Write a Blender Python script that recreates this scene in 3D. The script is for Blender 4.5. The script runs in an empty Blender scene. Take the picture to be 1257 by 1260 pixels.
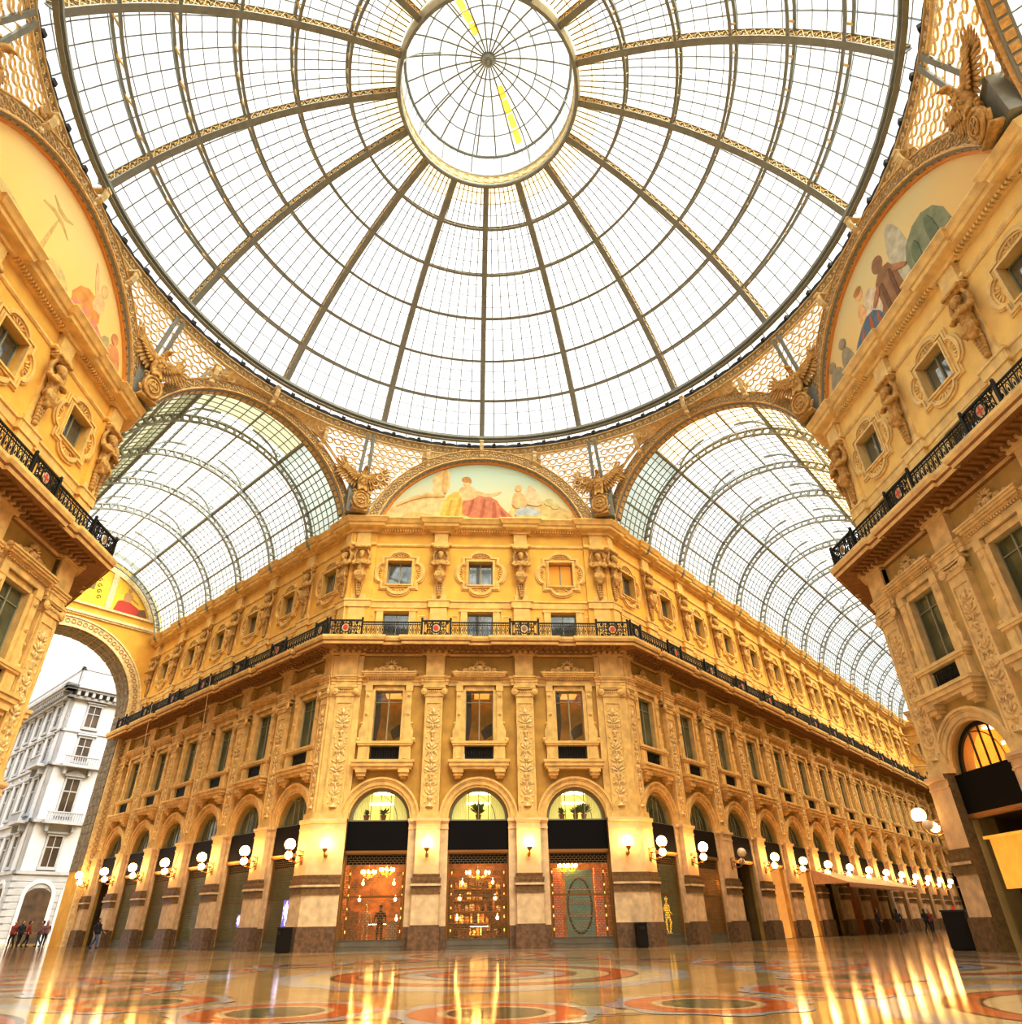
import bpy, bmesh, math, random
from math import sin, cos, pi, sqrt, radians, atan2
from mathutils import Vector, Matrix
random.seed(7)
C = bpy.context.scene.collection
Q = sqrt(0.5)
R = 18.5          # distance of the diagonal facades from the octagon centre
W = 8.51          # half width of a diagonal facade
BF, BA = 5.25, 5.0   # bay widths: octagon facades, arms
S0 = 2.32         # first bay centre along an arm

# ------------------------------------------------------------------ mesh builder
class MB:
    def __init__(s): s.v = []; s.f = []; s.m = []; s.k = 0
    def mat(s, k): s.k = k; return s
    def add(s, vs, fs):
        o = len(s.v); s.v += [tuple(p) for p in vs]
        for f in fs: s.f.append([o + i for i in f]); s.m.append(s.k)
    def quad(s, a, b, c, d): s.add([a, b, c, d], [(0, 1, 2, 3)])
    def box(s, x0, x1, y0, y1, z0, z1):
        s.add([(x0,y0,z0),(x1,y0,z0),(x1,y1,z0),(x0,y1,z0),(x0,y0,z1),(x1,y0,z1),(x1,y1,z1),(x0,y1,z1)],
              [(0,3,2,1),(4,5,6,7),(0,1,5,4),(1,2,6,5),(2,3,7,6),(3,0,4,7)])
    def bar(s, p, q, w, h, up=(0,0,1)):
        p = Vector(p); q = Vector(q); d = q - p
        if d.length < 1e-6: return
        d.normalize(); u = Vector(up)
        a = d.cross(u)
        if a.length < 1e-4: a = d.cross(Vector((1,0,0)))
        a.normalize(); b = a.cross(d); a *= w/2; b *= h/2
        s.add([p-a-b, p+a-b, p+a+b, p-a+b, q-a-b, q+a-b, q+a+b, q-a+b],
              [(0,1,2,3),(7,6,5,4),(0,4,5,1),(1,5,6,2),(2,6,7,3),(3,7,4,0)])
    def tube(s, pts, r, n=6, closed=False):
        pts = [Vector(p) for p in pts]; N = len(pts); rings = []
        rr = r if isinstance(r, (list, tuple)) else [r]*N
        ref = None
        for i, p in enumerate(pts):
            a = pts[(i-1) % N] if (closed or i > 0) else p
            b = pts[(i+1) % N] if (closed or i < N-1) else p
            t = (b-a)
            t = t.normalized() if t.length > 1e-9 else Vector((0,0,1))
            if ref is None: ref = Vector((0,0,1)) if abs(t.z) < .9 else Vector((1,0,0))
            x = t.cross(ref)
            if x.length < 1e-3: x = t.cross(Vector((1,0,0)) if abs(t.x) < .9 else Vector((0,1,0)))
            x.normalize(); y = t.cross(x).normalized(); ref = x.cross(t).normalized()
            rings.append([p + (x*cos(2*pi*k/n) + y*sin(2*pi*k/n))*rr[i] for k in range(n)])
        vs = [v for g in rings for v in g]; fs = []
        for i in range(N if closed else N-1):
            j = (i+1) % N
            for k in range(n): fs.append((i*n+k, i*n+(k+1)%n, j*n+(k+1)%n, j*n+k))
        if not closed: fs += [tuple(range(n))[::-1], tuple((N-1)*n+k for k in range(n))]
        s.add(vs, fs)
    def lathe(s, prof, n=12, c=(0,0,0), a0=0, a1=2*pi):
        full = abs(a1-a0-2*pi) < 1e-6; cols = n if full else n+1; vs = []; fs = []
        for i in range(cols):
            a = a0 + (a1-a0)*i/n
            for r, z in prof: vs.append((c[0]+r*cos(a), c[1]+r*sin(a), c[2]+z))
        m = len(prof)
        for i in range(n):
            j = (i+1) % cols
            for k in range(m-1): fs.append((i*m+k, j*m+k, j*m+k+1, i*m+k+1))
        s.add(vs, fs)
    def ell(s, c, r, n=8, m=6, rot=None):
        vs = []; fs = []
        for j in range(m+1):
            t = pi*j/m
            for i in range(n):
                a = 2*pi*i/n
                p = Vector((r[0]*sin(t)*cos(a), r[1]*sin(t)*sin(a), r[2]*cos(t)))
                if rot is not None: p = rot @ p
                vs.append((c[0]+p.x, c[1]+p.y, c[2]+p.z))
        for j in range(m):
            for i in range(n): fs.append((j*n+i, (j+1)*n+i, (j+1)*n+(i+1)%n, j*n+(i+1)%n))
        s.add(vs, fs)
    def poly(s, pts, y0, y1):          # outline in x,z extruded along y
        n = len(pts); vs = [(x,y0,z) for x,z in pts] + [(x,y1,z) for x,z in pts]
        fs = [tuple(range(n)), tuple(range(2*n-1, n-1, -1))] + [(i, i+n, (i+1)%n+n, (i+1)%n) for i in range(n)]
        s.add(vs, fs)
    def arcband(s, cx, cz, r0, r1, y0, y1, a0=0., a1=pi, n=24):
        for i in range(n):
            a = a0+(a1-a0)*i/n; b = a0+(a1-a0)*(i+1)/n
            P = lambda r, t, y: (cx+r*cos(t), y, cz+r*sin(t))
            s.quad(P(r0,a,y0), P(r0,b,y0), P(r1,b,y0), P(r1,a,y0))
            s.quad(P(r0,a,y0), P(r0,a,y1), P(r0,b,y1), P(r0,b,y0))
            s.quad(P(r1,a,y0), P(r1,b,y0), P(r1,b,y1), P(r1,a,y1))
            s.quad(P(r0,a,y1), P(r1,a,y1), P(r1,b,y1), P(r0,b,y1))
    def sweep(s, path, prof, closed=False, caps=True):     # plan path, profile of (offset, z); offset to the right of travel
        N = len(path); nrm = []
        def dirn(a, b):
            d = Vector((b[0]-a[0], b[1]-a[1])); d.normalize(); return d
        for i in range(N):
            a = dirn(path[i-1], path[i]) if (closed or i > 0) else None
            b = dirn(path[i], path[(i+1) % N]) if (closed or i < N-1) else None
            a = a or b; b = b or a
            n1 = Vector((a.y, -a.x)); n2 = Vector((b.y, -b.x))
            nrm.append((n1+n2)/max(.15, 1+n1.dot(n2)))
        m = len(prof); vs = []; fs = []
        for i in range(N):
            for o, z in prof: vs.append((path[i][0]+nrm[i].x*o, path[i][1]+nrm[i].y*o, z))
        for i in range(N if closed else N-1):
            j = (i+1) % N
            for k in range(m-1): fs.append((i*m+k, j*m+k, j*m+k+1, i*m+k+1))
        if not closed and caps: fs += [tuple(range(m)), tuple((N-1)*m+k for k in range(m))[::-1]]
        s.add(vs, fs)
    def xf(s, M, start=0):
        for i in range(start, len(s.v)): s.v[i] = tuple(M @ Vector(s.v[i]))
    def mesh(s, name, mats, smooth=False):
        me = bpy.data.meshes.new(name); me.from_pydata(s.v, [], s.f)
        for m in (mats if isinstance(mats, (list, tuple)) else [mats]): me.materials.append(m)
        for i, p in enumerate(me.polygons): p.material_index = s.m[i]; p.use_smooth = smooth
        me.update(); return me

def voxel(mb, name, mat, size=.05, smooth=True, dec=None):      # melts overlapping lumps into one continuous skin
    me = mb.mesh(name, mat); o = bpy.data.objects.new(name, me); C.objects.link(o)
    r = o.modifiers.new('r', 'REMESH'); r.mode = 'VOXEL'; r.voxel_size = size; r.use_smooth_shade = smooth
    sm = o.modifiers.new('s', 'SMOOTH'); sm.factor = .5; sm.iterations = 2
    if dec: d = o.modifiers.new('d', 'DECIMATE'); d.ratio = dec
    dg = bpy.context.evaluated_depsgraph_get()
    out = bpy.data.meshes.new_from_object(o.evaluated_get(dg))
    bpy.data.objects.remove(o); bpy.data.meshes.remove(me)
    out.name = name; out.materials.clear(); out.materials.append(mat)
    for p in out.polygons: p.use_smooth = smooth
    return out

# ------------------------------------------------------------------ objects
def wpos(p):
    l = Vector((0,0,0)); a = 0
    while p is not None: l += p.location; a += 1; p = p.parent
    return l
def thing(name, label, cat, loc=(0,0,0), rz=0, group=None):
    o = bpy.data.objects.new(name, None); o.empty_display_size = .3; C.objects.link(o)
    o.location = loc; o.rotation_euler.z = rz; tag(o, label, cat, group); return o
def tag(o, label, cat, group=None):
    o['label'] = label; o['category'] = cat
    if group: o['group'] = group
    return o
def put(name, me, parent=None, loc=(0,0,0), rz=0, sx=1, label=None):   # location in the parent's frame
    o = bpy.data.objects.new(name, me); C.objects.link(o)
    o.location = loc; o.rotation_euler.z = rz; o.scale.x = sx
    if parent is not None: o.parent = parent
    if label: o['label'] = label
    return o
def struct(name, me, loc=(0,0,0), rz=0, label=None, cat=None):
    o = put(name, me, None, loc, rz); o['kind'] = 'structure'
    o['label'] = label or name.replace('_', ' '); o['category'] = cat or name.split('_')[0]; return o
def tree_copy(o, parent=None):
    c = o.copy(); C.objects.link(c)
    if parent is not None: c.parent = parent
    for ch in list(o.children): tree_copy(ch, c)
    return c
ORD = ['first','second','third','fourth','fifth','sixth','seventh','eighth','ninth','tenth','eleventh','twelfth','thirteenth','fourteenth','fifteenth']

# ------------------------------------------------------------------ materials
def mat(name, col, rough=.7, metal=0., var=.0, scale=3., bump=0., bscale=30., col2=None, emit=None, es=0., spec=.5, coat=0.):
    m = bpy.data.materials.new(name); m.use_nodes = True; nt = m.node_tree; b = nt.nodes['Principled BSDF']
    b.inputs['Base Color'].default_value = (*col, 1); b.inputs['Roughness'].default_value = rough; b.inputs['Metallic'].default_value = metal
    b.inputs['Specular IOR Level'].default_value = spec; b.inputs['Coat Weight'].default_value = coat
    tc = nt.nodes.new('ShaderNodeTexCoord')
    if var or col2:
        n = nt.nodes.new('ShaderNodeTexNoise'); n.inputs['Scale'].default_value = scale; n.inputs['Detail'].default_value = 5
        nt.links.new(tc.outputs['Object'], n.inputs['Vector'])
        r = nt.nodes.new('ShaderNodeValToRGB'); r.color_ramp.elements[0].position = .3; r.color_ramp.elements[1].position = .7
        c2 = col2 or tuple(max(0, c*(1-var)) for c in col)
        r.color_ramp.elements[0].color = (*c2, 1); r.color_ramp.elements[1].color = (*[min(1, c*(1+var*.4)) for c in col], 1)
        nt.links.new(n.outputs['Fac'], r.inputs['Fac']); nt.links.new(r.outputs['Color'], b.inputs['Base Color'])
    if bump:
        n2 = nt.nodes.new('ShaderNodeTexNoise'); n2.inputs['Scale'].default_value = bscale; n2.inputs['Detail'].default_value = 3
        nt.links.new(tc.outputs['Object'], n2.inputs['Vector'])
        bp = nt.nodes.new('ShaderNodeBump'); bp.inputs['Strength'].default_value = bump; bp.inputs['Distance'].default_value = .02
        nt.links.new(n2.outputs['Fac'], bp.inputs['Height']); nt.links.new(bp.outputs['Normal'], b.inputs['Normal'])
    if emit: b.inputs['Emission Color'].default_value = (*emit, 1); b.inputs['Emission Strength'].default_value = es
    return m
def glass(name, col, trans, rough=.05, milky=.0):
    m = bpy.data.materials.new(name); m.use_nodes = True; nt = m.node_tree; nt.nodes.clear()
    out = nt.nodes.new('ShaderNodeOutputMaterial'); t = nt.nodes.new('ShaderNodeBsdfTransparent'); t.inputs[0].default_value = (*col, 1)
    g = nt.nodes.new('ShaderNodeBsdfGlossy'); g.inputs['Roughness'].default_value = rough; g.inputs[0].default_value = (.9,.9,.9,1)
    mx = nt.nodes.new('ShaderNodeMixShader'); mx.inputs[0].default_value = 1-trans
    nt.links.new(t.outputs[0], mx.inputs[1]); nt.links.new(g.outputs[0], mx.inputs[2]); last = mx
    if milky:
        d = nt.nodes.new('ShaderNodeBsdfTranslucent'); d.inputs[0].default_value = (*col, 1)
        m2 = nt.nodes.new('ShaderNodeMixShader'); m2.inputs[0].default_value = milky
        nt.links.new(mx.outputs[0], m2.inputs[1]); nt.links.new(d.outputs[0], m2.inputs[2]); last = m2
    nt.links.new(last.outputs[0], out.inputs[0]); return m

M = {}
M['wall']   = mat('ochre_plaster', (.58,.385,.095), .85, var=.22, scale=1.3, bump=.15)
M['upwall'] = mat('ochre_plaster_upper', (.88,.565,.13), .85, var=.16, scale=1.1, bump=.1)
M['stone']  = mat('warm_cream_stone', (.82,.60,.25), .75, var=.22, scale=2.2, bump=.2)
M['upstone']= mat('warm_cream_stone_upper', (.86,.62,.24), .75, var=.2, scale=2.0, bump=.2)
M['relief'] = mat('carved_cream_stone', (.86,.68,.36), .75, var=.35, scale=9., bump=.3, bscale=40)
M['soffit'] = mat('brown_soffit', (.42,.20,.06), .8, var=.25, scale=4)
M['base']   = mat('brown_granite', (.24,.145,.075), .45, var=.45, scale=6., bump=.1)
M['dado']   = mat('pale_marble', (.74,.59,.39), .5, var=.25, scale=2.5)
M['band']   = mat('olive_brown_marble', (.27,.165,.06), .55, var=.35, scale=7)
M['shaft']  = mat('pale_warm_marble', (.80,.62,.38), .55, var=.15, scale=2.5)
M['iron']   = mat('black_wrought_iron', (.022,.02,.015), .45, .3)
M['net']    = mat('pale_gilt_net', (.90,.72,.40), .5, var=.15, scale=3)
M['steel']  = mat('grey_painted_steel', (.34,.36,.325), .55, .1, var=.15, scale=3)
M['dsteel'] = mat('dark_painted_steel', (.32,.345,.345), .6, .1)
M['gold']   = mat('gilded_lattice', (.78,.56,.24), .5, .1, var=.3, scale=6)
M['cream']  = mat('cream_stucco', (.84,.70,.42), .7, var=.25, scale=5)
M['dark']   = mat('dark_wavy_edge', (.035,.035,.035), .7)
M['pane']   = glass('roof_glass', (.96,.985,1.), .93, .08, .12)
M['tint']   = glass('yellowed_roof_glass', (.44,.43,.30), .96, .1, .3)
M['blind']  = glass('tan_roof_blind', (.84,.66,.42), .97, .3, .6)
M['greyglass'] = glass('grey_green_roof_glass', (.50,.55,.50), .96, .1, .3)
M['wglass'] = mat('window_glass', (.42,.44,.42), .04, .75, var=.5, scale=.7)
M['gglass'] = mat('green_window_glass', (.20,.22,.13), .08, .45, spec=.9, var=.6, scale=.8)
M['clear']  = glass('clear_glass', (.95,.96,.95), .9, .03)
M['frame']  = mat('grey_green_window_frame', (.36,.35,.24), .5)
M['black']  = mat('black_fascia', (.005,.004,.004), .6, spec=.15)
M['brown']  = mat('dark_brown_fascia', (.014,.007,.004), .6, spec=.15)
M['bronze'] = mat('bronze_strip', (.42,.23,.07), .35, .6)
M['grille'] = mat('steel_grille', (.30,.20,.09), .5, .4)
M['panel']  = mat('grey_steel_panel', (.22,.20,.15), .45, .2, var=.2, scale=2)
M['sculpt'] = mat('ochre_sculpture', (.64,.42,.14), .75, var=.35, scale=7, bump=.3)
M['white']  = mat('white_stone', (.50,.52,.56), .8, var=.10, scale=1)
M['wgrey']  = mat('pale_grey_stone', (.36,.38,.42), .8, var=.15, scale=1)
M['globe']  = mat('lit_globe', (1,.9,.7), .4, emit=(1.,.56,.2), es=22)
M['unlit']  = mat('opal_globe', (.85,.74,.62), .35)
M['warm']   = mat('warm_shop_wall', (.30,.12,.03), .5, var=.92, scale=2.6, emit=(1,.40,.07), es=.11)  # walls given a glow of their own, standing in for shop lamps
M['creamroom'] = mat('cream_lit_room', (.75,.55,.28), .7, var=.2, scale=1., emit=(1,.62,.22), es=.45)  # glow in the walls imitates a brightly lit shop
M['redroom'] = mat('reddish_room', (.22,.05,.025), .7, var=.7, scale=1.5, emit=(1,.16,.04), es=.06)  # faint red glow of the walls stands in for light inside
M['palglass'] = mat('palazzo_glass', (.10,.075,.05), .15, var=.5, scale=.6)
M['amber']  = mat('amber_room_wall', (.55,.30,.07), .8, var=.7, scale=.9, emit=(1,.50,.08), es=.10)  # walls glow faintly to imitate lamplight behind the tall windows
M['orange'] = mat('orange_lit_room', (.85,.45,.10), .8, var=.3, scale=1.5, emit=(1,.45,.06), es=.55)  # glows by itself to imitate a lamplit room
M['yellowroom'] = mat('yellow_green_room', (.75,.65,.25), .8, var=.2, scale=1.2, emit=(.95,.85,.32), es=.50)  # self-glowing walls imitate the lit room behind the arched windows
M['glow']   = mat('glowing_strip', (1,1,.8), .5, emit=(1,.93,.6), es=4)
M['bulb']   = mat('warm_bulb', (1,.8,.4), .5, emit=(1,.62,.22), es=26)
M['goldobj']= mat('glowing_gold', (.9,.55,.1), .25, .9, emit=(1,.6,.1), es=.9)  # own glow added, brightens the mannequin behind its grille
M['greenroom'] = mat('green_lit_room', (.12,.13,.05), .7, var=.85, scale=1.6, emit=(.50,.50,.17), es=.17)  # green glow put into the walls instead of shop lighting
M['dimroom'] = mat('dim_brown_room', (.09,.055,.025), .7, var=.5, scale=1.5)
M['goods']  = mat('amber_goods', (.6,.28,.08), .4, var=.6, scale=8)
M['goods2'] = mat('pale_goods', (.8,.6,.35), .5, var=.3, scale=8)
M['goods3'] = mat('dark_goods', (.06,.035,.02), .5)
M['teal']   = mat('teal_panel', (.16,.30,.24), .6, var=.3, scale=3, emit=(.4,.7,.55), es=.15)
M['pink']   = mat('pink_panel', (.75,.28,.16), .6, var=.4, scale=3, emit=(1,.35,.18), es=.22)
M['screen'] = mat('purple_screen', (.1,.08,.3), .3, emit=(.34,.26,.9), es=1.2)
M['scrline']= mat('white_screen_line', (.8,.8,1), .3, emit=(.85,.85,1), es=3)
M['leaf']   = mat('plant_leaf', (.06,.17,.025), .5, var=.5, scale=5)
M['pot']    = mat('terracotta_pot', (.35,.14,.06), .7)
M['curtain']= mat('sheer_curtain', (.80,.74,.42), .8, emit=(.9,.85,.35), es=.33)  # glow put into the cloth, as if lit from the room
M['canvas'] = mat('beige_awning_canvas', (.62,.40,.22), .8, var=.15, scale=4)
M['bin']    = mat('dark_metal_bin', (.016,.011,.008), .6, spec=.2)
M['red']    = mat('red_panel', (.55,.02,.012), .5, emit=(1,.05,.03), es=.25)
M['skin']   = mat('skin', (.55,.30,.19), .6)
M['hair']   = mat('dark_hair', (.03,.02,.015), .7)
M['navy']   = mat('dark_coat', (.03,.03,.04), .8)
M['denim']  = mat('blue_denim', (.10,.15,.26), .8)
M['mauve']  = mat('mauve_coat', (.25,.14,.16), .8)
M['maroon'] = mat('maroon_jacket', (.30,.05,.035), .8)
M['blacktr']= mat('black_trousers', (.02,.02,.025), .8)
M['cable']  = mat('pale_cable', (.75,.58,.33), .6)
M['medal']  = mat('white_enamel', (.5,.42,.32), .5)
M['medred'] = mat('red_enamel', (.6,.08,.03), .5)
M['medgold']= mat('dull_gold_medal', (.35,.24,.06), .5, .3)

# ------------------------------------------------------------------ facade kit (bay centre at x=0, wall plane y=0, viewer at -y)
HO = 1.6
ZS = 5.93   # springing of the shop arches
def wall_lower(B, ho):
    b = MB(); h = B/2
    # ground storey beside the opening and arch spandrels
    for sx in (-1, 1):
        x0, x1 = sorted((sx*h, sx*ho)); b.box(x0, x1, 0, .9, 0, ZS+ho)
    n = 20
    for i in range(n):
        a, c = pi*i/n, pi*(i+1)/n
        p, q = (ho*cos(a), ZS+ho*sin(a)), (ho*cos(c), ZS+ho*sin(c)); zt = ZS+ho
        b.quad((p[0],0,p[1]), (p[0],0,zt), (q[0],0,zt), (q[0],0,q[1]))
        b.quad((p[0],0,p[1]), (q[0],0,q[1]), (q[0],.9,q[1]), (p[0],.9,p[1]))
    # first floor with its window hole
    z0 = ZS+ho; w = .82
    b.box(-h, -w, 0, .5, z0, 15.6); b.box(w, h, 0, .5, z0, 15.6)
    b.box(-w, w, 0, .5, z0, 9.0); b.box(-w, w, 0, .5, 12.95, 15.6)
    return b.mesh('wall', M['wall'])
US = .26    # the attic storey stands back
def wall_upper(B):
    b = MB(); h = B/2; y0, y1 = US, US+.5
    def rows(z0, z1, w, zb, zt):
        b.box(-h, -w, y0, y1, z0, z1); b.box(w, h, y0, y1, z0, z1); b.box(-w, w, y0, y1, z0, zb); b.box(-w, w, y0, y1, zt, z1)
    rows(15.6, 18.4, .8, 16.3, 18.0); rows(18.4, 24.7, .78, 19.95, 21.65)
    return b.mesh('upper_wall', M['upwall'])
def pier_mesh():
    b = MB(); f = MB(); j = 1.04
    b.mat(0).box(-j, j, -.2, 0, 0, 1.0); b.mat(0).box(-.76, .76, -.56, 0, 0, 1.0); b.box(-.72, .72, -.52, 0, 1.0, 1.06)
    b.mat(1).box(-j, j, -.15, 0, 1.0, 5.5); b.box(-.67, .67, -.47, 0, 1.06, 2.42)
    b.mat(3).box(-.72, .72, -.52, 0, 2.42, 2.5); b.box(-.69, .69, -.49, 0, 2.5, 2.76); b.mat(1).box(-.77, .77, -.57, 0, 2.76, 2.86)
    b.mat(3).box(-.72, .72, -.53, 0, 2.86, 2.98); b.box(-.74, .74, -.55, 0, 2.98, 3.12); b.box(-.66, .66, -.47, 0, 3.12, 3.22); b.box(-.68, .68, -.49, 0, 3.22, 3.3)
    b.mat(2).box(-.62, .62, -.42, 0, 3.3, 5.42)
    for k, (z0, z1, e) in enumerate([(5.42,5.5,.03),(5.5,5.72,.0),(5.72,5.8,.05),(5.8,5.93,.1)]):
        b.box(-.62-e, .62+e, -.42-e, 0, z0, z1); b.box(-j-e*.5, j+e*.5, -.16-e, 0, z0, z1)
    return b.mesh('pier', [M['base'], M['dado'], M['shaft'], M['band']])
def pilaster_mesh():
    b = MB()
    b.box(-.62, .62, -.36, 0, 5.93, 6.1); b.box(-.58, .58, -.33, 0, 6.1, 6.25)
    b.box(-.485, .485, -.24, 0, 6.25, 12.5)
    b.box(-.5, -.40, -.29, 0, 6.25, 12.5); b.box(.40, .5, -.29, 0, 6.25, 12.5); b.box(-.495, .495, -.28, 0, 6.25, 6.4); b.box(-.495, .495, -.28, 0, 12.1, 12.5)
    for z0, z1, e in [(13.18,13.36,.0),(13.36,13.52,.03),(13.52,13.62,.08),(13.62,13.72,.13)]: b.box(-.54-e, .54+e, -.32-e, 0, z0, z1)
    b.box(-.54, .54, -.30, 0, 13.72, 14.95)
    for z0, z1, e in [(14.95,15.05,.06),(15.05,15.15,.14),(15.15,15.3,.24)]: b.box(-.54-e, .54+e, -.30-e, 0, z0, z1)
    return b.mesh('pilaster', M['stone'])
def capital_mesh():
    b = MB()
    b.box(-.55, .55, -.34, 0, 12.5, 12.58); b.box(-.5, .5, -.32, 0, 12.58, 12.85)
    for i in range(7): b.ell((-.36+.12*i, -.34, 12.78), (.05,.06,.09), 6, 4)
    for s in (-1, 1):
        pts = []
        for k in range(22):
            t = k/21*2.1*2*pi; r = .2*(1-.82*k/21); pts.append((s*(.57+r*cos(t+pi/2)*-1), -.36, 12.78+r*sin(t+pi/2)))
        b.tube(pts, .045, 5); b.ell((s*.57, -.34, 12.78), (.19,.10,.19), 12, 6)
        b.ell((s*.57, -.42, 12.78), (.06,.05,.06), 6, 4)
    b.tube([(-.57,-.37,12.97),(-.2,-.38,12.92),(.2,-.38,12.92),(.57,-.37,12.97)], .04, 5)
    b.box(-.66, .66, -.42, 0, 13.0, 13.08); b.box(-.62, .62, -.38, 0, 13.08, 13.18)
    return b.mesh('capital', M['stone'], False)
def relief_mesh():                       # candelabra carving of the pilaster panel
    b = MB(); y = -.25; z = 6.5; rnd = random.Random(3)
    def leafpair(z, L, up, w=.07):
        for s in (-1, 1):
            rot = Matrix.Rotation(s*up, 4, 'Y').to_3x3()
            b.ell((s*L*.55*sin(up), y, z+L*.5*cos(up)), (w, .05, L*.55), 6, 5, rot)
    def scroll(z, r):
        for s in (-1, 1):
            pts = [(s*(.06+r - r*(1-.75*k/12)*cos(k/12*1.6*2*pi)), y-.01, z+r*(1-.75*k/12)*sin(k/12*1.6*2*pi)) for k in range(13)]
            b.tube(pts, .028, 4)
    b.lathe([(.0,-.02),(.22,0),(.2,.06),(.08,.12),(.07,.3),(.16,.42),(.18,.5),(.05,.58)], 8, (0,y+.04,z)); z += .62
    seq = ['leaf','scroll','urn','leaf2','mask','scroll','leaf','ball','urn','scroll','leaf2','mask','leaf','scroll']
    for q in seq:
        if z > 11.75: break
        if q == 'leaf': leafpair(z, .34, .9); leafpair(z+.1, .32, .35); z += .42
        elif q == 'leaf2': leafpair(z, .4, 1.15, .08); leafpair(z+.08, .36, .6); b.ell((0,y,z+.25), (.05,.06,.2), 6, 5); z += .46
        elif q == 'scroll': scroll(z+.14, .11); b.ell((0,y,z+.12), (.045,.06,.14), 6, 5); z += .32
        elif q == 'urn': b.lathe([(.02,0),(.12,.03),(.05,.09),(.17,.24),(.19,.33),(.1,.4),(.14,.45)], 8, (0,y+.05,z)); z += .47
        elif q == 'ball': b.ell((0,y,z+.1), (.1,.08,.1), 8, 6); z += .22
        else:
            b.ell((0,y-.01,z+.17), (.12,.1,.16), 8, 6); b.ell((0,y-.09,z+.15), (.03,.04,.05), 6, 4); leafpair(z+.02, .3, 1.3, .06); leafpair(z+.26, .2, .5, .05); z += .42
    b.tube([(0,y+.02,6.5),(0,y+.02,11.9)], .022, 4)
    for s in (-1, 1):
        for k in range(17): b.ell((s*(.27+.05*(k % 2)), y+.01, 6.75+k*.31), (.05,.035,.09), 5, 4, Matrix.Rotation(s*.5*(1 if k % 2 else -1), 4, 'Y').to_3x3())
    return b.mesh('carved_relief', M['relief'], True)
def archivolt_mesh():
    b = MB()
    for r0, r1, y in [(1.6,1.72,-.10),(1.72,1.92,-.16),(1.92,2.0,-.2),(2.0,2.12,-.26)]: b.arcband(0, ZS, r0, r1, y, 0, n=28)
    return b.mesh('archivolt', M['stone'])
def aedicule_mesh():                     # stone surround of the first-floor window
    b = MB(); w = .82
    for s in (-1, 1):
        X = lambda a, c: sorted((s*a, s*c))
        x = X(w-.03, 1.0);  b.box(x[0], x[1], -.08, .24, 9.95, 12.95)
        x = X(1.0, 1.34); b.box(x[0], x[1], -.17, 0, 9.95, 13.2); x = X(.96, 1.38); b.box(x[0], x[1], -.2, 0, 9.95, 10.15); b.box(x[0], x[1], -.2, 0, 12.85, 13.2)
        for zz in (12.6, 11.5): b.ell((s*1.17, -.18, zz), (.12,.06,.12), 8, 5); b.ell((s*1.17, -.23, zz), (.05,.04,.05), 6, 4)
        b.poly([(s*1.34,9.95),(s*1.66,9.95),(s*1.64,10.15),(s*1.5,10.2),(s*1.52,10.55),(s*1.42,10.8),(s*1.44,11.05),(s*1.34,11.1)], -.14, 0)
        b.ell((s*1.56,-.13,10.08), (.12,.1,.12), 8, 6); b.ell((s*1.42,-.13,10.98), (.07,.08,.07), 8, 6)
        x = X(w, 1.45); b.box(x[0], x[1], -.26, 0, 8.9, 9.72); x = X(.98, 1.32); b.box(x[0], x[1], -.3, 0, 9.0, 9.62)
        # corbel below the sill slab
        x = X(.85, 1.45); b.box(x[0], x[1], -.5, 0, 8.25, 8.42); x = X(.9, 1.4); b.box(x[0], x[1], -.4, 0, 8.08, 8.25); x = X(.98, 1.32); b.box(x[0], x[1], -.24, 0, 7.95, 8.08)
    b.box(-1.5, 1.5, -.34, 0, 9.72, 9.82); b.box(-1.56, 1.56, -.38, 0, 9.82, 9.95)
    b.box(-w, w, -.2, .3, 8.85, 9.0)
    b.box(-1.56, 1.56, -.5, 0, 8.42, 8.56); b.box(-1.64, 1.64, -.58, 0, 8.56, 8.76); b.box(-1.7, 1.7, -.64, 0, 8.76, 8.9)
    b.box(-w-.05, w+.05, -.05, .24, 12.92, 13.2); b.box(-1.34, 1.34, -.2, 0, 13.2, 13.32); b.box(-1.3, 1.3, -.17, 0, 13.32, 13.5)
    for i in range(19): b.box(-1.3+i*.14, -1.22+i*.14, -.27, 0, 13.5, 13.58)
    for z0, z1, e in [(13.58,13.66,.1),(13.66,13.76,.2),(13.76,13.86,.27),(13.86,13.94,.32)]: b.box(-1.3-e, 1.3+e, -.2-e, 0, z0, z1)
    # palmette and scroll crest
    b.ell((0,-.16,14.2), (.22,.12,.24), 10, 6); b.ell((0,-.27,14.2), (.11,.06,.12), 8, 5)
    for k in range(7):
        a = pi*(k+.0)/6; b.ell((.27*cos(a), -.16, 14.38+.27*sin(a)), (.06,.08,.13), 6, 5, Matrix.Rotation(pi/2-a, 4, 'Y').to_3x3())
    for s in (-1, 1):
        for (cx, r) in ((.5,.2),(.86,.14)):
            pts = [(s*(cx - r*(1-.8*k/16)*cos(k/16*2*2*pi)), -.16, 14.02+r*.6+r*(1-.8*k/16)*sin(k/16*2*2*pi)) for k in range(17)]
            b.tube(pts, .05, 5)
        b.tube([(s*.25,-.16,14.0),(s*.7,-.16,13.99),(s*1.25,-.16,13.97)], [.07,.06,.03], 5); b.ell((s*1.42,-.2,14.03), (.12,.1,.1), 8, 5)
    b.poly([(-.8,13.94),(.8,13.94),(.5,14.2),(.2,14.45),(-.2,14.45),(-.5,14.2)], -.08, 0)
    return b.mesh('window_surround', M['stone'])
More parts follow.
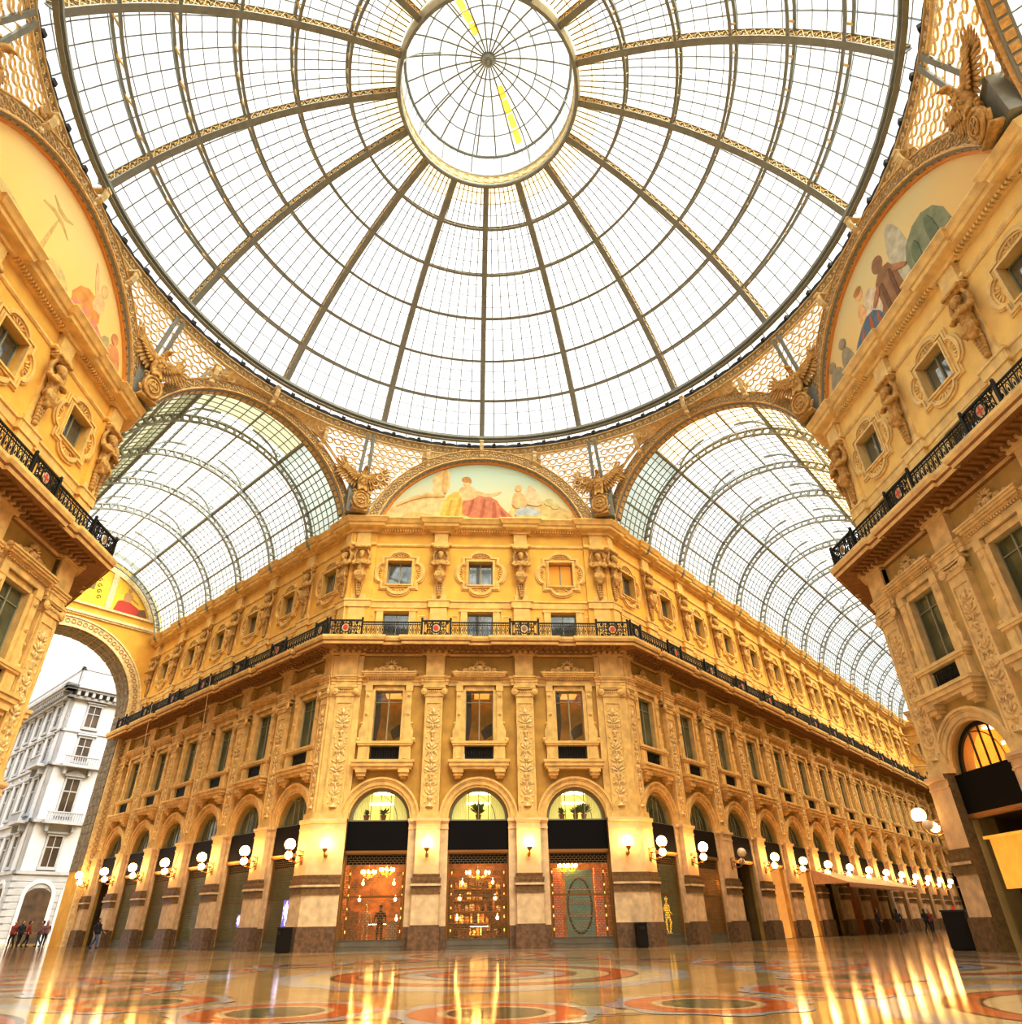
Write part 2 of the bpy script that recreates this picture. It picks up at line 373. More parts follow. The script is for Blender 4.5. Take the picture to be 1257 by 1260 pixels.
def tall_window():
    f = MB(); w = .82
    f.box(-w, -w+.07, .2, .28, 9.95, 12.95); f.box(w-.07, w, .2, .28, 9.95, 12.95); f.box(-w, w, .2, .28, 12.87, 12.95); f.box(-w, w, .2, .28, 9.95, 10.02)
    f.box(-.035, .035, .19, .28, 9.95, 12.95); f.box(-w, w, .2, .28, 12.25, 12.29)
    p = MB(); p.quad((-w,.25,9.95), (w,.25,9.95), (w,.25,12.95), (-w,.25,12.95))
    return f.mesh('window_frame', M['frame']), p
def balconette_mesh():
    b = MB(); w = .8
    b.box(-w, w, -.12, -.08, 9.05, 9.1); b.box(-w, w, -.12, -.08, 9.62, 9.68)
    for i in range(11):
        x = -w+.08+i*.145; b.bar((x,-.1,9.08), (x,-.1,9.65), .045, .045)
    for i in range(10):
        x = -w+.15+i*.145; b.tube([(x+.045*cos(t*pi/3), -.1, 9.36+.1*sin(t*pi/3)) for t in range(6)], .012, 4, True)
    b.box(-w, w, .1, .12, 9.0, 9.72)
    return b.mesh('balconette_grille', M['iron'])
def arched_window_meshes():
    f = MB(); r = 1.5
    f.arcband(0, ZS, r-.06, r+.1, .25, .35, n=24); f.box(-1.6, 1.6, .22, .38, ZS-.12, ZS)
    f.box(-.55, -.5, .27, .33, ZS, ZS+1.42); f.box(.5, .55, .27, .33, ZS, ZS+1.42); f.box(-.02, .02, .27, .33, ZS, ZS+r)
    pts = [(1.45*cos(a)*.9-.4, .28, ZS+1.3*sin(a)) for a in [i*pi/2/8 for i in range(9)]]
    f.tube(pts, .02, 4)
    p = MB(); n = 24
    p.add([(1.6*cos(pi*i/n), .31, ZS+1.6*sin(pi*i/n)) for i in range(n+1)], [tuple(range(n+1))])
    return f.mesh('arch_frame', M['frame']), p
def room_mesh(w, z0, z1, d, name, m, y0=.45):
    b = MB(); y1 = y0+d
    b.quad((-w,y1,z0),(w,y1,z0),(w,y1,z1),(-w,y1,z1)); b.quad((-w,y0,z0),(-w,y1,z0),(-w,y1,z1),(-w,y0,z1)); b.quad((w,y0,z0),(w,y0,z1),(w,y1,z1),(w,y1,z0))
    b.quad((-w,y0,z1),(-w,y1,z1),(w,y1,z1),(w,y0,z1)); b.quad((-w,y0,z0),(w,y0,z0),(w,y1,z0),(-w,y1,z0))
    return b.mesh(name, m)
def low_window_meshes():
    f = MB(); w = .8; y = US
    for s in (-1, 1):
        x = sorted((s*w, s*(w+.42))); f.box(x[0], x[1], y-.12, y, 15.9, 18.05); x = sorted((s*(w+.55), s*(w+1.05)))
        f.box(x[0], x[1], y-.03, y, 16.5, 16.6); f.box(x[0], x[1], y-.03, y, 17.75, 17.85)
        f.box(x[0], x[0]+.08, y-.03, y, 16.6, 17.75); f.box(x[1]-.08, x[1], y-.03, y, 16.6, 17.75)
    f.box(-1.3, 1.3, y-.14, y, 18.05, 18.2)
    f2 = MB(); f2.box(-w, w, y+.2, y+.26, 17.93, 18.0); f2.box(-.03, .03, y+.18, y+.26, 16.3, 18); f2.box(-w, -w+.06, y+.2, y+.26, 16.3, 18); f2.box(w-.06, w, y+.2, y+.26, 16.3, 18)
    p = MB(); p.quad((-w,y+.24,16.3),(w,y+.24,16.3),(w,y+.24,18),(-w,y+.24,18))
    return f.mesh('low_window_surround', M['upstone']), f2.mesh('window_frame', M['frame']), p
def lobed_outline(h, lob, sq):           # square with a round lobe on each side, notched corners
    pts = []
    for k in range(4):
        a = k*pi/2; c, s = cos(a), sin(a); loc = [(sq, -sq)]
        loc += [(sq, -lob-.06), (sq-.0, -lob)] + [(sq + lob*.62*cos(t), lob*sin(t)) for t in [-pi/2+pi*i/10 for i in range(11)]] + [(sq, lob+.06)]
        pts += [(x*c - z*s, x*s + z*c) for x, z in loc]
    return pts
def square_window_meshes():
    s = MB(); y = US; zc = 20.8
    def ringed(out, inn, y0, y1):
        n = len(out)
        for i in range(n):
            j = (i+1) % n; a, b_, c, d = out[i], out[j], inn[j], inn[i]
            s.quad((a[0],y0,zc+a[1]), (b_[0],y0,zc+b_[1]), (c[0],y0,zc+c[1]), (d[0],y0,zc+d[1]))
            s.quad((a[0],y1,zc+a[1]), (b_[0],y1,zc+b_[1]), (b_[0],y0,zc+b_[1]), (a[0],y0,zc+a[1]))
            s.quad((d[0],y0,zc+d[1]), (c[0],y0,zc+c[1]), (c[0],y1,zc+c[1]), (d[0],y1,zc+d[1]))
    base = lobed_outline(.8, .68, 1.12)
    sc = lambda k: [(x*k, z*k) for x, z in base]
    ringed(sc(1.10), sc(1.03), y-.08, y); ringed(sc(1.03), sc(.94), y-.14, y); ringed(sc(.94), sc(.88), y-.07, y)
    for k in range(4):                   # shells in the lobes
        a = k*pi/2; c, q = cos(a), sin(a)
        for i in range(-2, 3):
            t = i*.5; x, z = 1.02+.26*cos(t), .34*sin(t)
            s.ell((x*c-z*q, y-.03, zc+x*q+z*c), (.05,.06,.15), 5, 4, Matrix.Rotation(pi/2-(a+t), 4, 'Y').to_3x3())
    w = .78
    for e, yy in ((.0,.0),):
        pass
    def sqring(a, b_, y0, y1):
        s.box(-b_, b_, y0, y1, zc+a*1.09, zc+b_*1.09); s.box(-b_, b_, y0, y1, zc-b_*1.09, zc-a*1.09); s.box(-b_, -a, y0, y1, zc-a*1.09, zc+a*1.09); s.box(a, b_, y0, y1, zc-a*1.09, zc+a*1.09)
    sqring(.78, .86, y-.16, y); sqring(.86, .95, y-.10, y)
    f = MB(); f.box(-w, -w+.07, y+.25, y+.32, 19.95, 21.65); f.box(w-.07, w, y+.25, y+.32, 19.95, 21.65); f.box(-w, w, y+.25, y+.32, 21.58, 21.65); f.box(-w, w, y+.25, y+.32, 19.95, 20.02); f.box(-.04, .04, y+.23, y+.32, 19.95, 21.65)
    p = MB(); p.quad((-w,y+.3,19.95),(w,y+.3,19.95),(w,y+.3,21.65),(-w,y+.3,21.65))
    return s.mesh('window_surround', M['upstone']), f.mesh('window_frame', M['frame']), p
def attic_strip_mesh():                  # upper pilaster with pedestal, bracket and cap block
    b = MB(); y = US
    b.box(-.52, .52, y-.2, y, 15.8, 18.3); b.box(-.58, .58, y-.26, y, 18.3, 18.8); b.box(-.46, .46, y-.16, y, 18.8, 19.2)
    b.box(-.34, .34, y-.12, y, 19.2, 22.6)
    for z0, z1, e in [(22.62,22.72,.06),(22.72,22.85,.0)]: b.box(-.46-e, .46+e, y-.3-e, y, z0, z1)
    b.box(-.44, .44, y-.26, y, 22.85, 23.7); b.box(-.5, .5, y-.36, y, 23.7, 23.85)
    return b.mesh('attic_pilaster', M['upstone'])
def telamon_meshes():
    b = MB(); y = -.30
    # draped torso, raised crossed arms and bearded head: one continuous carved figure
    b.ell((0,y,20.95), (.30,.22,.42), 12, 9); b.ell((0,y-.05,21.35), (.40,.25,.30), 12, 8)
    b.ell((-.17,y-.17,21.40), (.17,.12,.15), 8, 6); b.ell((.17,y-.17,21.40), (.17,.12,.15), 8, 6)
    b.ell((0,y-.04,21.65), (.13,.13,.16), 8, 6); b.ell((0,y-.13,21.95), (.185,.20,.25), 12, 9)
    b.ell((0,y-.32,21.93), (.045,.06,.07), 6, 5); b.ell((0,y-.25,21.76), (.13,.12,.18), 8, 6)
    b.ell((0,y-.02,22.10), (.23,.22,.17), 10, 6)
    for s in (-1, 1):
        b.tube([(s*.38,y,21.5),(s*.56,y-.08,21.30),(s*.44,y-.26,21.16),(s*.12,y-.36,21.18)], [.14,.125,.10,.075], 8)
        b.tube([(s*.40,y+.05,21.5),(s*.50,y+.06,21.9),(s*.34,y+.02,22.3)], [.12,.1,.08], 8)
    b.tube([(-.46,y+.04,22.45),(.46,y+.04,22.45)], .14, 8); b.box(-.5, .5, y-.2, y+.3, 22.44, 22.6)
    b.ell((0,y-.02,20.58), (.36,.26,.20), 10, 6)
    for k in range(7):
        x = -.33+.11*k; b.tube([(x*.8,y-.16,20.75),(x*1.05,y-.2,20.4),(x*.8,y-.12,20.1)], [.05,.075,.03], 6)
    b.ell((0,y,20.2), (.26,.2,.3), 10, 7)
    body = voxel(b, 'telamon_body', M['sculpt'], .032, dec=.35)
    h = MB()                             # tapering foliate pendant below the figure
    for k in range(6):
        z = 19.95-k*.17; r = .2-.026*k
        for s in (-1, 0, 1): h.ell((s*r*.8, y+.06, z), (.075,.11,.13), 6, 5)
    h.ell((0,y+.1,18.95), (.06,.07,.1), 6, 5)
    return body, h.mesh('pendant', M['sculpt'], True)
def rail_open(L):
    b = MB(); b.box(-L/2, L/2, -.04, .04, 16.70, 16.76); b.box(-L/2, L/2, -.025, .025, 15.88, 15.92); b.box(-L/2, L/2, -.025, .025, 16.55, 16.58)
    n = max(3, int(L/.26))
    for i in range(n+1):
        x = -L/2+L*i/n; b.bar((x,0,15.82), (x,0,16.72), .035, .035)
        if i < n:
            xc = x+L/n/2; r = L/n*.40
            b.tube([(xc+r*.8*cos(t*pi/4), 0, 16.24+.27*sin(t*pi/4)) for t in range(8)], .016, 4, True)
            b.tube([(xc+r*.5*cos(t*pi/3), 0, 16.64+.05*sin(t*pi/3)) for t in range(6)], .012, 4, True)
            b.ell((xc,0,16.24), (.035,.03,.09), 5, 4)
    return b.mesh('railing', M['iron'])
def rail_panel(L):
    b = MB(); b.box(-L/2, L/2, -.05, .05, 16.74, 16.82); b.box(-L/2, L/2, -.03, .03, 15.86, 15.92)
    for x in (-L/2, L/2): b.box(x-.05, x+.05, -.05, .05, 15.8, 16.86); b.ell((x,0,16.92), (.07,.07,.09), 6, 5)
    rnd = random.Random(5)
    for sx in (-1, 1):
        for (cx, cz, r, d) in [(.42,16.1,.17,1),(.42,16.5,.17,-1),(.72,16.3,.2,1),(.24,16.62,.09,1),(.24,15.98,.09,-1),(.64,16.62,.09,1),(.64,15.98,.09,-1)]:
            if cx+r > L/2: continue
            b.tube([(sx*cx + r*(1-.7*k/12)*cos(d*k/12*1.7*2*pi), -.01, cz+r*(1-.7*k/12)*sin(d*k/12*1.7*2*pi)) for k in range(13)], .024, 4)
    for i in range(int(L/.16)+1): b.bar((-L/2+i*.16,.02,15.88), (-L/2+i*.16,.02,16.78), .03, .03)
    b.tube([(.26*cos(t*pi/8), -.03, 16.32+.3*sin(t*pi/8)) for t in range(16)], .04, 5, True)
    return b.mesh('railing_panel', M['iron'])
def medallion_mesh(kind):
    b = MB(); y = -.06; n = 16
    b.mat(0).add([(.19*cos(2*pi*k/n), y, 16.32+.23*sin(2*pi*k/n)) for k in range(n)], [tuple(range(n))])
    if kind == 'cross':
        b.mat(1).box(-.035, .035, y-.012, y-.002, 16.12, 16.52); b.box(-.16, .16, y-.012, y-.002, 16.285, 16.355)
    elif kind == 'red': b.mat(1).ell((0, y-.01, 16.32), (.14,.02,.17), 12, 6)
    else: b.mat(1).tube([(.1*cos(t*pi/5), y-.01, 16.32+.13*sin(t*pi/5)) for t in range(10)], .02, 4, True); b.ell((0,y-.01,16.32), (.05,.02,.09), 8, 5)
    return b.mesh('medallion', [M['medal'], M['medred'] if kind != 'gold' else M['medgold']])

def grille_mesh(w, z0, z1, row=.105, col=.21):
    b = MB(); y = -.02; n = int((z1-z0)/row)
    for i in range(n+1):
        z = z0+i*(z1-z0)/n; b.box(-w, w, y-.009, y+.009, z-.011, z+.011)
    m = int(2*w/col)
    for i in range(n):
        za = z0+i*(z1-z0)/n; zb = z0+(i+1)*(z1-z0)/n
        for j in range(m+1):
            x = -w+(j+.5*(i % 2))*2*w/m
            if x < w: b.box(x-.012, x+.012, y-.008, y+.008, za, zb)
    return b.mesh('roller_grille', M['grille'])

M['top_glow'] = mat('soft_warm_glow', (1,.7,.3), .5, emit=(1,.50,.10), es=.8)
M['bulb3'] = mat('dim_amber_bulb', (1,.7,.3), .5, emit=(1,.5,.12), es=3.5)
KIT = {}
def kit():
    K = KIT
    K['wallF'] = wall_lower(BF, HO); K['wallA'] = wall_lower(BA, 1.46)
    K['upF'] = wall_upper(BF); K['upA'] = wall_upper(BA)
    K['pier'] = pier_mesh(); K['pil'] = pilaster_mesh(); K['cap'] = capital_mesh(); K['rel'] = relief_mesh()
    K['arv'] = archivolt_mesh(); K['aed'] = aedicule_mesh(); K['balc'] = balconette_mesh()
    K['twf'], tp = tall_window(); K['twp'] = tp.mesh('glass_pane', M['gglass']); K['twpc'] = tp.mesh('glass_pane', M['clear'])
    K['awf'], ap = arched_window_meshes(); K['awfd'] = K['awf'].copy(); K['awfd'].materials.clear(); K['awfd'].materials.append(M['iron']); K['awp'] = ap.mesh('glass_pane', M['gglass']); K['awpc'] = ap.mesh('glass_pane', M['clear'])
    K['lws'], K['lwf'], lp = low_window_meshes(); K['lwp'] = lp.mesh('glass_pane', M['wglass'])
    K['sws'], K['swf'], sp = square_window_meshes(); K['swp'] = sp.mesh('glass_pane', M['wglass']); K['swo'] = sp.mesh('glass_pane', mat('orange_blind', (.75,.35,.05), .6, emit=(1,.45,.05), es=.25))
    K['att'] = attic_strip_mesh(); K['tel'], K['telp'] = telamon_meshes()
    K['railF'] = rail_open(BF-1.7); K['railA'] = rail_open(BA-1.7); K['rpan'] = rail_panel(1.7); K['rpanc'] = rail_panel(1.9); K['rpans'] = rail_panel(1.15)
    K['med'] = [medallion_mesh('red'), medallion_mesh('gold'), medallion_mesh('cross')]
    K['grl'] = grille_mesh(1.5, .46, 4.2)
    b = MB(); b.box(-1.6, 1.6, -.14, .1, 4.42, ZS-.1); K['sign'] = b.mesh('fascia_board', M['black']); K['signb'] = b.mesh('fascia_board', M['brown'])
    b = MB(); b.box(-1.6, 1.6, -.18, .1, 4.30, 4.42); b.box(-1.6, 1.6, -.14, .1, 4.24, 4.30); K['lint'] = b.mesh('lintel_strip', M['bronze'])
    b = MB(); b.box(-1.6, 1.6, -.08, .1, 0, .16); b.box(-1.56, 1.56, -.05, .1, .18, .44); b.box(-1.6, 1.6, -.08, .1, .44, .47); K['kick'] = b.mesh('base_panel', M['panel'])
    b = MB()
    for s in (-1, 1): x = sorted((s*1.5, s*1.6)); b.box(x[0], x[1], -.06, .12, .4, 4.3)
    b.box(-1.6, 1.6, .08, .14, 4.1, 4.24); b.box(-1.5, 1.5, .06, .12, 2.28, 2.36); K['sframe'] = b.mesh('shop_frame', M['bronze'])
    b = MB(); b.box(-1.5, 1.5, .03, .08, 3.78, 4.24); K['head'] = b.mesh('header_panel', M['black'])
    b = MB(); b.quad((-1.5,.1,.46),(1.5,.1,.46),(1.5,.1,4.24),(-1.5,.1,4.24)); K['sglass'] = b.mesh('glass_pane', M['clear'])
    for k in ('warm','greenroom','dimroom','orange','creamroom','redroom'): K['room_'+k] = room_mesh(1.6, .02, 4.3, 2.4, 'shop_room', M[k], .15)
    K['wroomO'] = room_mesh(1.0, 9.7, 13.2, 1.3, 'window_room', M['amber'], .5)
    K['aroomY'] = room_mesh(1.6, ZS-.05, ZS+1.75, 1.3, 'window_room', M['yellowroom'], .95)
    K['aroomO'] = room_mesh(1.6, ZS-.05, ZS+1.75, 1.3, 'window_room', M['orange'], .95)
    b = MB(); b.box(-.55, .75, .9, 1.6, ZS+1.45, ZS+1.52); b.box(-1.2, 1.2, 2.0, 2.05, ZS+1.0, ZS+1.13); K['strip'] = b.mesh('glow_strip', M['glow'])
    b = MB(); b.box(-.3, .6, .7, 1.6, 12.9, 12.96); K['wtopglow'] = b.mesh('glow_strip', M['top_glow'])  # added glowing sheet, gives the tall windows their amber top
    b = MB(); b.poly([(-.82,9.95),(-.62,9.95),(-.45,11.2),(-.5,12.95),(-.82,12.95)], .42, .46); b.poly([(.82,10.6),(.3,10.3),(.1,10.8),(.45,11.1),(.82,11.3)], .9, .95); K['wdark'] = b.mesh('dark_shapes', M['goods3'])  # added dark shapes, imitate the brown reflections in the panes
    b = MB()
    for s in (-1, 1):
        n = 30
        for i in range(n):
            x0 = s*(1.5-.85*i/n); x1 = s*(1.5-.85*(i+1)/n); f = lambda i: .55+.035*sin(i*1.9)
            b.quad((x0,f(i),ZS), (x1,f(i+1),ZS), (x1,f(i+1),ZS+1.55), (x0,f(i),ZS+1.55))
    K['curt'] = b.mesh('curtain', M['curtain'], True)
kit()

def bay(bl, fr, x, B, front, lit='dark', pane_up='w'):
    """one facade bay as parts of building bl; fr(x) -> (location, rz) in the building's frame"""
    loc, rz = fr(x); sx = 1 if front else 1.46/1.6; K = KIT
    P = lambda n, me, s=1, par=None, lab=None: put(n, me, bl if par is None else par, loc if par is None else (0,0,0), rz if par is None else 0, s, lab)
    P('ground_wall', K['wallF' if front else 'wallA']); P('attic_wall', K['upF' if front else 'upA'])
    P('archivolt', K['arv'], sx)
    w = P('arched_window', K['awf'], sx)
    if lit in ('yellow', 'orange'):
        P('glass_pane', K['awpc'], 1, w); P('window_room', K['aroomY' if lit == 'yellow' else 'aroomO'], 1, w); P('glow_strip', K['strip'], 1, w)
        if lit == 'yellow': P('curtain', K['curt'], 1, w)
        if lit == 'orange': w.data = K['awfd']
    else: P('glass_pane', K['awp'], 1, w)
    t = P('tall_window', K['twf'])
    if lit == 'yellow': P('glass_pane', K['twpc'], 1, t); P('window_room', K['wroomO'], 1, t); P('glow_strip', K['wtopglow'], 1, t); P('dark_shapes', K['wdark'], 1, t)
    else: P('glass_pane', K['twp'], 1, t)
    a = P('window_surround', K['aed']); P('balconette_grille', K['balc'], 1, a)
    l = P('low_window', K['lwf']); P('glass_pane', K['lwp'], 1, l); P('low_window_surround', K['lws'], 1, l)
    q = P('square_window', K['swf']); P('glass_pane', K['swo' if pane_up == 'o' else 'swp'], 1, q); P('lobed_surround', K['sws'], 1, q)
    rl, rr = fr(x, 1.2); put('railing', K['railF' if front else 'railA'], bl, rl, rr)

TELA = []
def column(bl, fr, x, wl, med=0, pier=True, narrow=1., rail='rpan', rail_x=None, tel=True):
    """pier, pilaster, attic strip and railing panel at a bay division; wl: words that place its statue"""
    loc, rz = fr(x); K = KIT
    if pier: put('pier', K['pier'], bl, loc, rz)
    p = put('pilaster', K['pil'], bl, loc, rz, narrow); put('capital', K['cap'], p); put('carved_relief', K['rel'], p, label='pale carved candelabra relief')
    put('attic_pilaster', K['att'], bl, loc, rz, narrow)
    if rail:
        rl, rr = fr(x if rail_x is None else rail_x, 1.3); r = put('railing_panel', K[rail], bl, rl, rr); put('medallion', K['med'][med % 3], r)
    if tel:
        o = thing('telamon_statue', wl, 'statue', Vector(loc)+wpos(bl), rz, 'carved telamon figures of the attic storey')
        put('telamon_body', K['tel'], o, (0,US,0)); put('pendant', K['telp'], o, (0,US,0))

# ------------------------------------------------------------------ buildings
def frame(ox, oy, a, base):
    def fr(x, d=0.):
        return (ox + x*cos(a) + d*sin(a) - base[0], oy + x*sin(a) - d*cos(a) - base[1], 0), a
    return fr
def jog(pts, xs, fr, hw=.62, d=.22):     # plan path along a facade with breaks forward at columns xs
    out = []
    for x in xs:
        for dx, dd in ((-hw,0),(-hw,d),(hw,d),(hw,0)):
            l, _ = fr(x+dx, dd); out.append((l[0], l[1]))
    return out
CORN = [(0,23.72),(.14,23.76),(.2,23.9),(.45,23.96),(.55,24.02),(.58,24.2),(.66,24.24),(.74,24.42),(.82,24.55),(.8,24.62),(.1,24.75),(.05,25.0),(-.4,25.0)]
FRIEZ = [(0,22.72),(.05,22.74),(.1,22.82),(.05,22.9),(.04,23.0),(0,23.02)]
BANDU = [(0,18.3),(.06,18.33),(.06,18.7),(.12,18.74),(.12,18.84),(0,18.9)]
ARCHI = [(0,13.2),(.08,13.2),(.08,13.38),(.12,13.4),(.12,13.54),(.2,13.6),(.24,13.7),(.02,13.74),(0,13.74)]
SLAB = [(0,14.95),(.12,15.0),(.16,15.12),(.3,15.2),(.34,15.3),(1.16,15.36),(1.2,15.28),(1.26,15.28),(1.3,15.42),(1.36,15.5),(1.42,15.66),(1.42,15.8),(0,15.82)]
def mouldings(bl, low, up, name_end=''):
    b = MB(); b.sweep(up, CORN); put('crowning_cornice', b.mesh('crowning_cornice', M['upstone']), bl)
    b = MB(); b.sweep(up, FRIEZ); put('attic_moulding', b.mesh('attic_moulding', M['upstone']), bl)
    b = MB(); b.sweep(up, BANDU); put('attic_band', b.mesh('attic_band', M['upstone']), bl)
    b = MB(); b.sweep(low, ARCHI); put('architrave', b.mesh('architrave', M['stone']), bl)
    b = MB(); b.sweep(low, SLAB)
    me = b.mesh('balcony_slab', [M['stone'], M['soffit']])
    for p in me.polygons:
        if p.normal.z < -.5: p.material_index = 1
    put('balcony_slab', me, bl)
def dentils(bl, fr, x0, x1, part=('dentil_band','modillion_band')):
    b = MB(); n = int((x1-x0)/.17)
    for i in range(n):
        x = x0+(i+.5)*(x1-x0)/n; b.box(x-.045, x+.045, US-.34, US-.1, 23.78, 23.95)
    m = int((x1-x0)/.34)
    loc, rz = fr(0); put(part[0], b.mesh(part[0], M['upstone']), bl, loc, rz)
    b = MB()
    for i in range(m):
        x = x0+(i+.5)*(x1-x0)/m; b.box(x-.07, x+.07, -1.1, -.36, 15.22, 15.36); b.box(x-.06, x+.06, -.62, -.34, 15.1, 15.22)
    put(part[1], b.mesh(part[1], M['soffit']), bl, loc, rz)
def corner_body(bl, path):
    b = MB()
    prof = [(0,0),(.56,0),(.56,1.0),(.52,1.0),(.52,1.06),(.47,1.06),(.47,2.42),(.52,2.42),(.52,2.5),(.49,2.5),(.49,2.76),(.57,2.76),(.57,2.86),(.53,2.86),(.55,2.98),(.55,3.12),(.47,3.12),(.49,3.3),(.42,3.3),(.42,5.42),(.45,5.42),(.45,5.5),(.42,5.5),(.42,5.72),(.47,5.72),(.52,5.8),(.52,5.93),(0,5.93)]
    b.sweep(path, prof, caps=True); me = b.mesh('corner_pier', [M['base'], M['dado'], M['shaft'], M['band']])
    for p in me.polygons:
        z = p.center.z; p.material_index = 0 if z < 1.05 else 1 if z < 2.43 or 2.75 < z < 2.87 else 3 if z < 3.31 else 2
    put('corner_pier', me, bl)
    b = MB(); b.sweep(path, [(0,5.93),(.3,5.93),(.3,6.25),(.18,6.25),(.18,12.5),(.25,12.55),(.25,13.18),(.2,13.18),(.2,15.2),(0,15.2)]); put('corner_body', b.mesh('corner_body', M['stone']), bl)
    b = MB(); b.sweep(path, [(-US,15.8),(-US+.14,15.8),(-US+.14,23.7),(-US,23.7)]); put('corner_attic', b.mesh('corner_attic', M['upwall']), bl)

def shopfront(name_label, loc, rz, front, kind, room, grille=True, fascia='sign'):
    K = KIT; sx = 1 if front else 1.46/1.6
    t = thing('shopfront', name_label, 'shopfront', loc, rz, 'shopfronts under the arches'); t.scale.x = sx
    put('fascia_board', K[fascia], t, (0,.06,0)); put('lintel_strip', K['lint'], t, (0,.06,0)); put('shop_room', K['room_'+room], t, (0,.1,0))
    if kind != 'open':
        put('base_panel', K['kick'], t, (0,.1,0)); put('shop_frame', K['sframe'], t, (0,.1,0)); put('glass_pane', K['sglass'], t, (0,.1,0))
        put('header_panel', K['head'], t, (0,.1,0))
        if grille: put('roller_grille', K['grl'], t, (0,.08,0))
    return t

# ---- centre building: the facade facing the camera and the walls of both arms
base = (0, R)
centre = thing('arcade_building', 'ochre arcade building facing the camera, its two wings running into the arms', 'building', (0,R,0))
FF = frame(0, R, 0, base)
FR = frame(W, R, pi/4, base)             # right arm: x = distance from the corner
FLr = frame(-W, R, -pi/4, base)          # left arm: x = minus distance
FL = lambda s, d=0.: FLr(-s, d)
NL, NR = 6, 14
for k, x in enumerate((-BF, 0, BF)): bay(centre, FF, x, BF, True, 'yellow', 'o' if k == 2 else 'w')
for k in range(NL): bay(centre, FL, S0+BA*k, BA, False)
for k in range(NR): bay(centre, FR, S0+BA*k, BA, False)
for x, w in ((-BF/2, 'stone telamon between the left and middle square windows of the front facade'), (BF/2, 'stone telamon between the middle and right square windows of the front facade')):
    column(centre, FF, x, w, 0 if x < 0 else 1)
column(centre, FF, -7.72, 'stone telamon on the left corner of the front facade, facing forward', 0, False, 1., 'rpanc', -7.95)
column(centre, FF, 7.72, 'stone telamon on the right corner of the front facade, facing forward', 0, False, 1., 'rpanc', 7.95)
column(centre, FL, .36, 'stone telamon on the left corner, turned into the left arm', 1, False, .66, 'rpans', .08)
column(centre, FR, .36, 'stone telamon on the right corner, turned into the right arm', 1, False, .66, 'rpans', .08)
for k in range(NL): column(centre, FL, S0+BA*(k+.5), f'stone telamon of the left wing, {ORD[k]} one beyond its corner', k)
for k in range(NR): column(centre, FR, S0+BA*(k+.5), f'stone telamon of the right wing, {ORD[k]} one beyond its corner', k)
for sg, F in ((-1, FL), (1, FR)):
    e = F(.86)[0]; c = (sg*W, 0)
    path = [(sg*6.86, 0), c, (e[0], e[1])]
    if sg < 0: path = path[::-1]
    corner_body(centre, path)
    # strip of plain wall over the corner piers
    b = MB()
    b.sweep([(sg*(BF*1.5), 0), c] if sg > 0 else [c, (-BF*1.5, 0)], [(0,5.9),(0,15.6)], caps=False); put('corner_wall', b.mesh('corner_wall', M['wall']), centre)
eL, eR = FL(NL*BA+.5), FR(NR*BA+1.6)
def apath(F, s_list, sg, d0, hw, dd, up):
    pts = []
    for s in s_list:
        for ds, d in ((-hw,0),(-hw,dd),(hw,dd),(hw,0)):
            l, _ = F(s+ds, d+d0); pts.append((l[0], l[1]))
    return pts
def full_path(d0, hw, dd):
    left = apath(FL, [S0+BA*(k+.5) for k in range(NL)], -1, d0, hw, dd, 0)
    right = apath(FR, [S0+BA*(k+.5) for k in range(NR)], 1, d0, hw, dd, 0)
    t = d0*math.tan(pi/8)
    e = FL(NL*BA+.9, d0)[0]; e2 = FR(NR*BA+1.9, d0)[0]
    mid = []
    for x in (-BF/2, BF/2):
        for dx, d in ((-hw,0),(-hw,dd),(hw,dd),(hw,0)): mid.append((x+dx, -(d+d0)))
    cl = [(-W+.0-t-dd*.41, -(d0+dd)), (-6.95, -(d0+dd)), (-6.95, -d0)]
    fl = FL(.95, d0+dd)[0]; fl0 = FL(.95, d0)[0]; fr_ = FR(.95, d0+dd)[0]; fr0 = FR(.95, d0)[0]
    cr = [(6.95, -d0), (6.95, -(d0+dd)), (W+t+dd*.41, -(d0+dd))]
    return [(e[0],e[1])] + left[::-1] + [(fl0[0],fl0[1]), (fl[0],fl[1])] + cl + mid + cr + [(fr_[0],fr_[1]), (fr0[0],fr0[1])] + right + [(e2[0],e2[1])]
mouldings(centre, full_path(0, .7, .16), full_path(-US, .6, .18))
dentils(centre, FF, -W, W, ('dentil_band','modillion_band'))
dentils(centre, FR, 0, NR*BA+1.5); dentils(centre, FLr, -NL*BA-.6, 0)

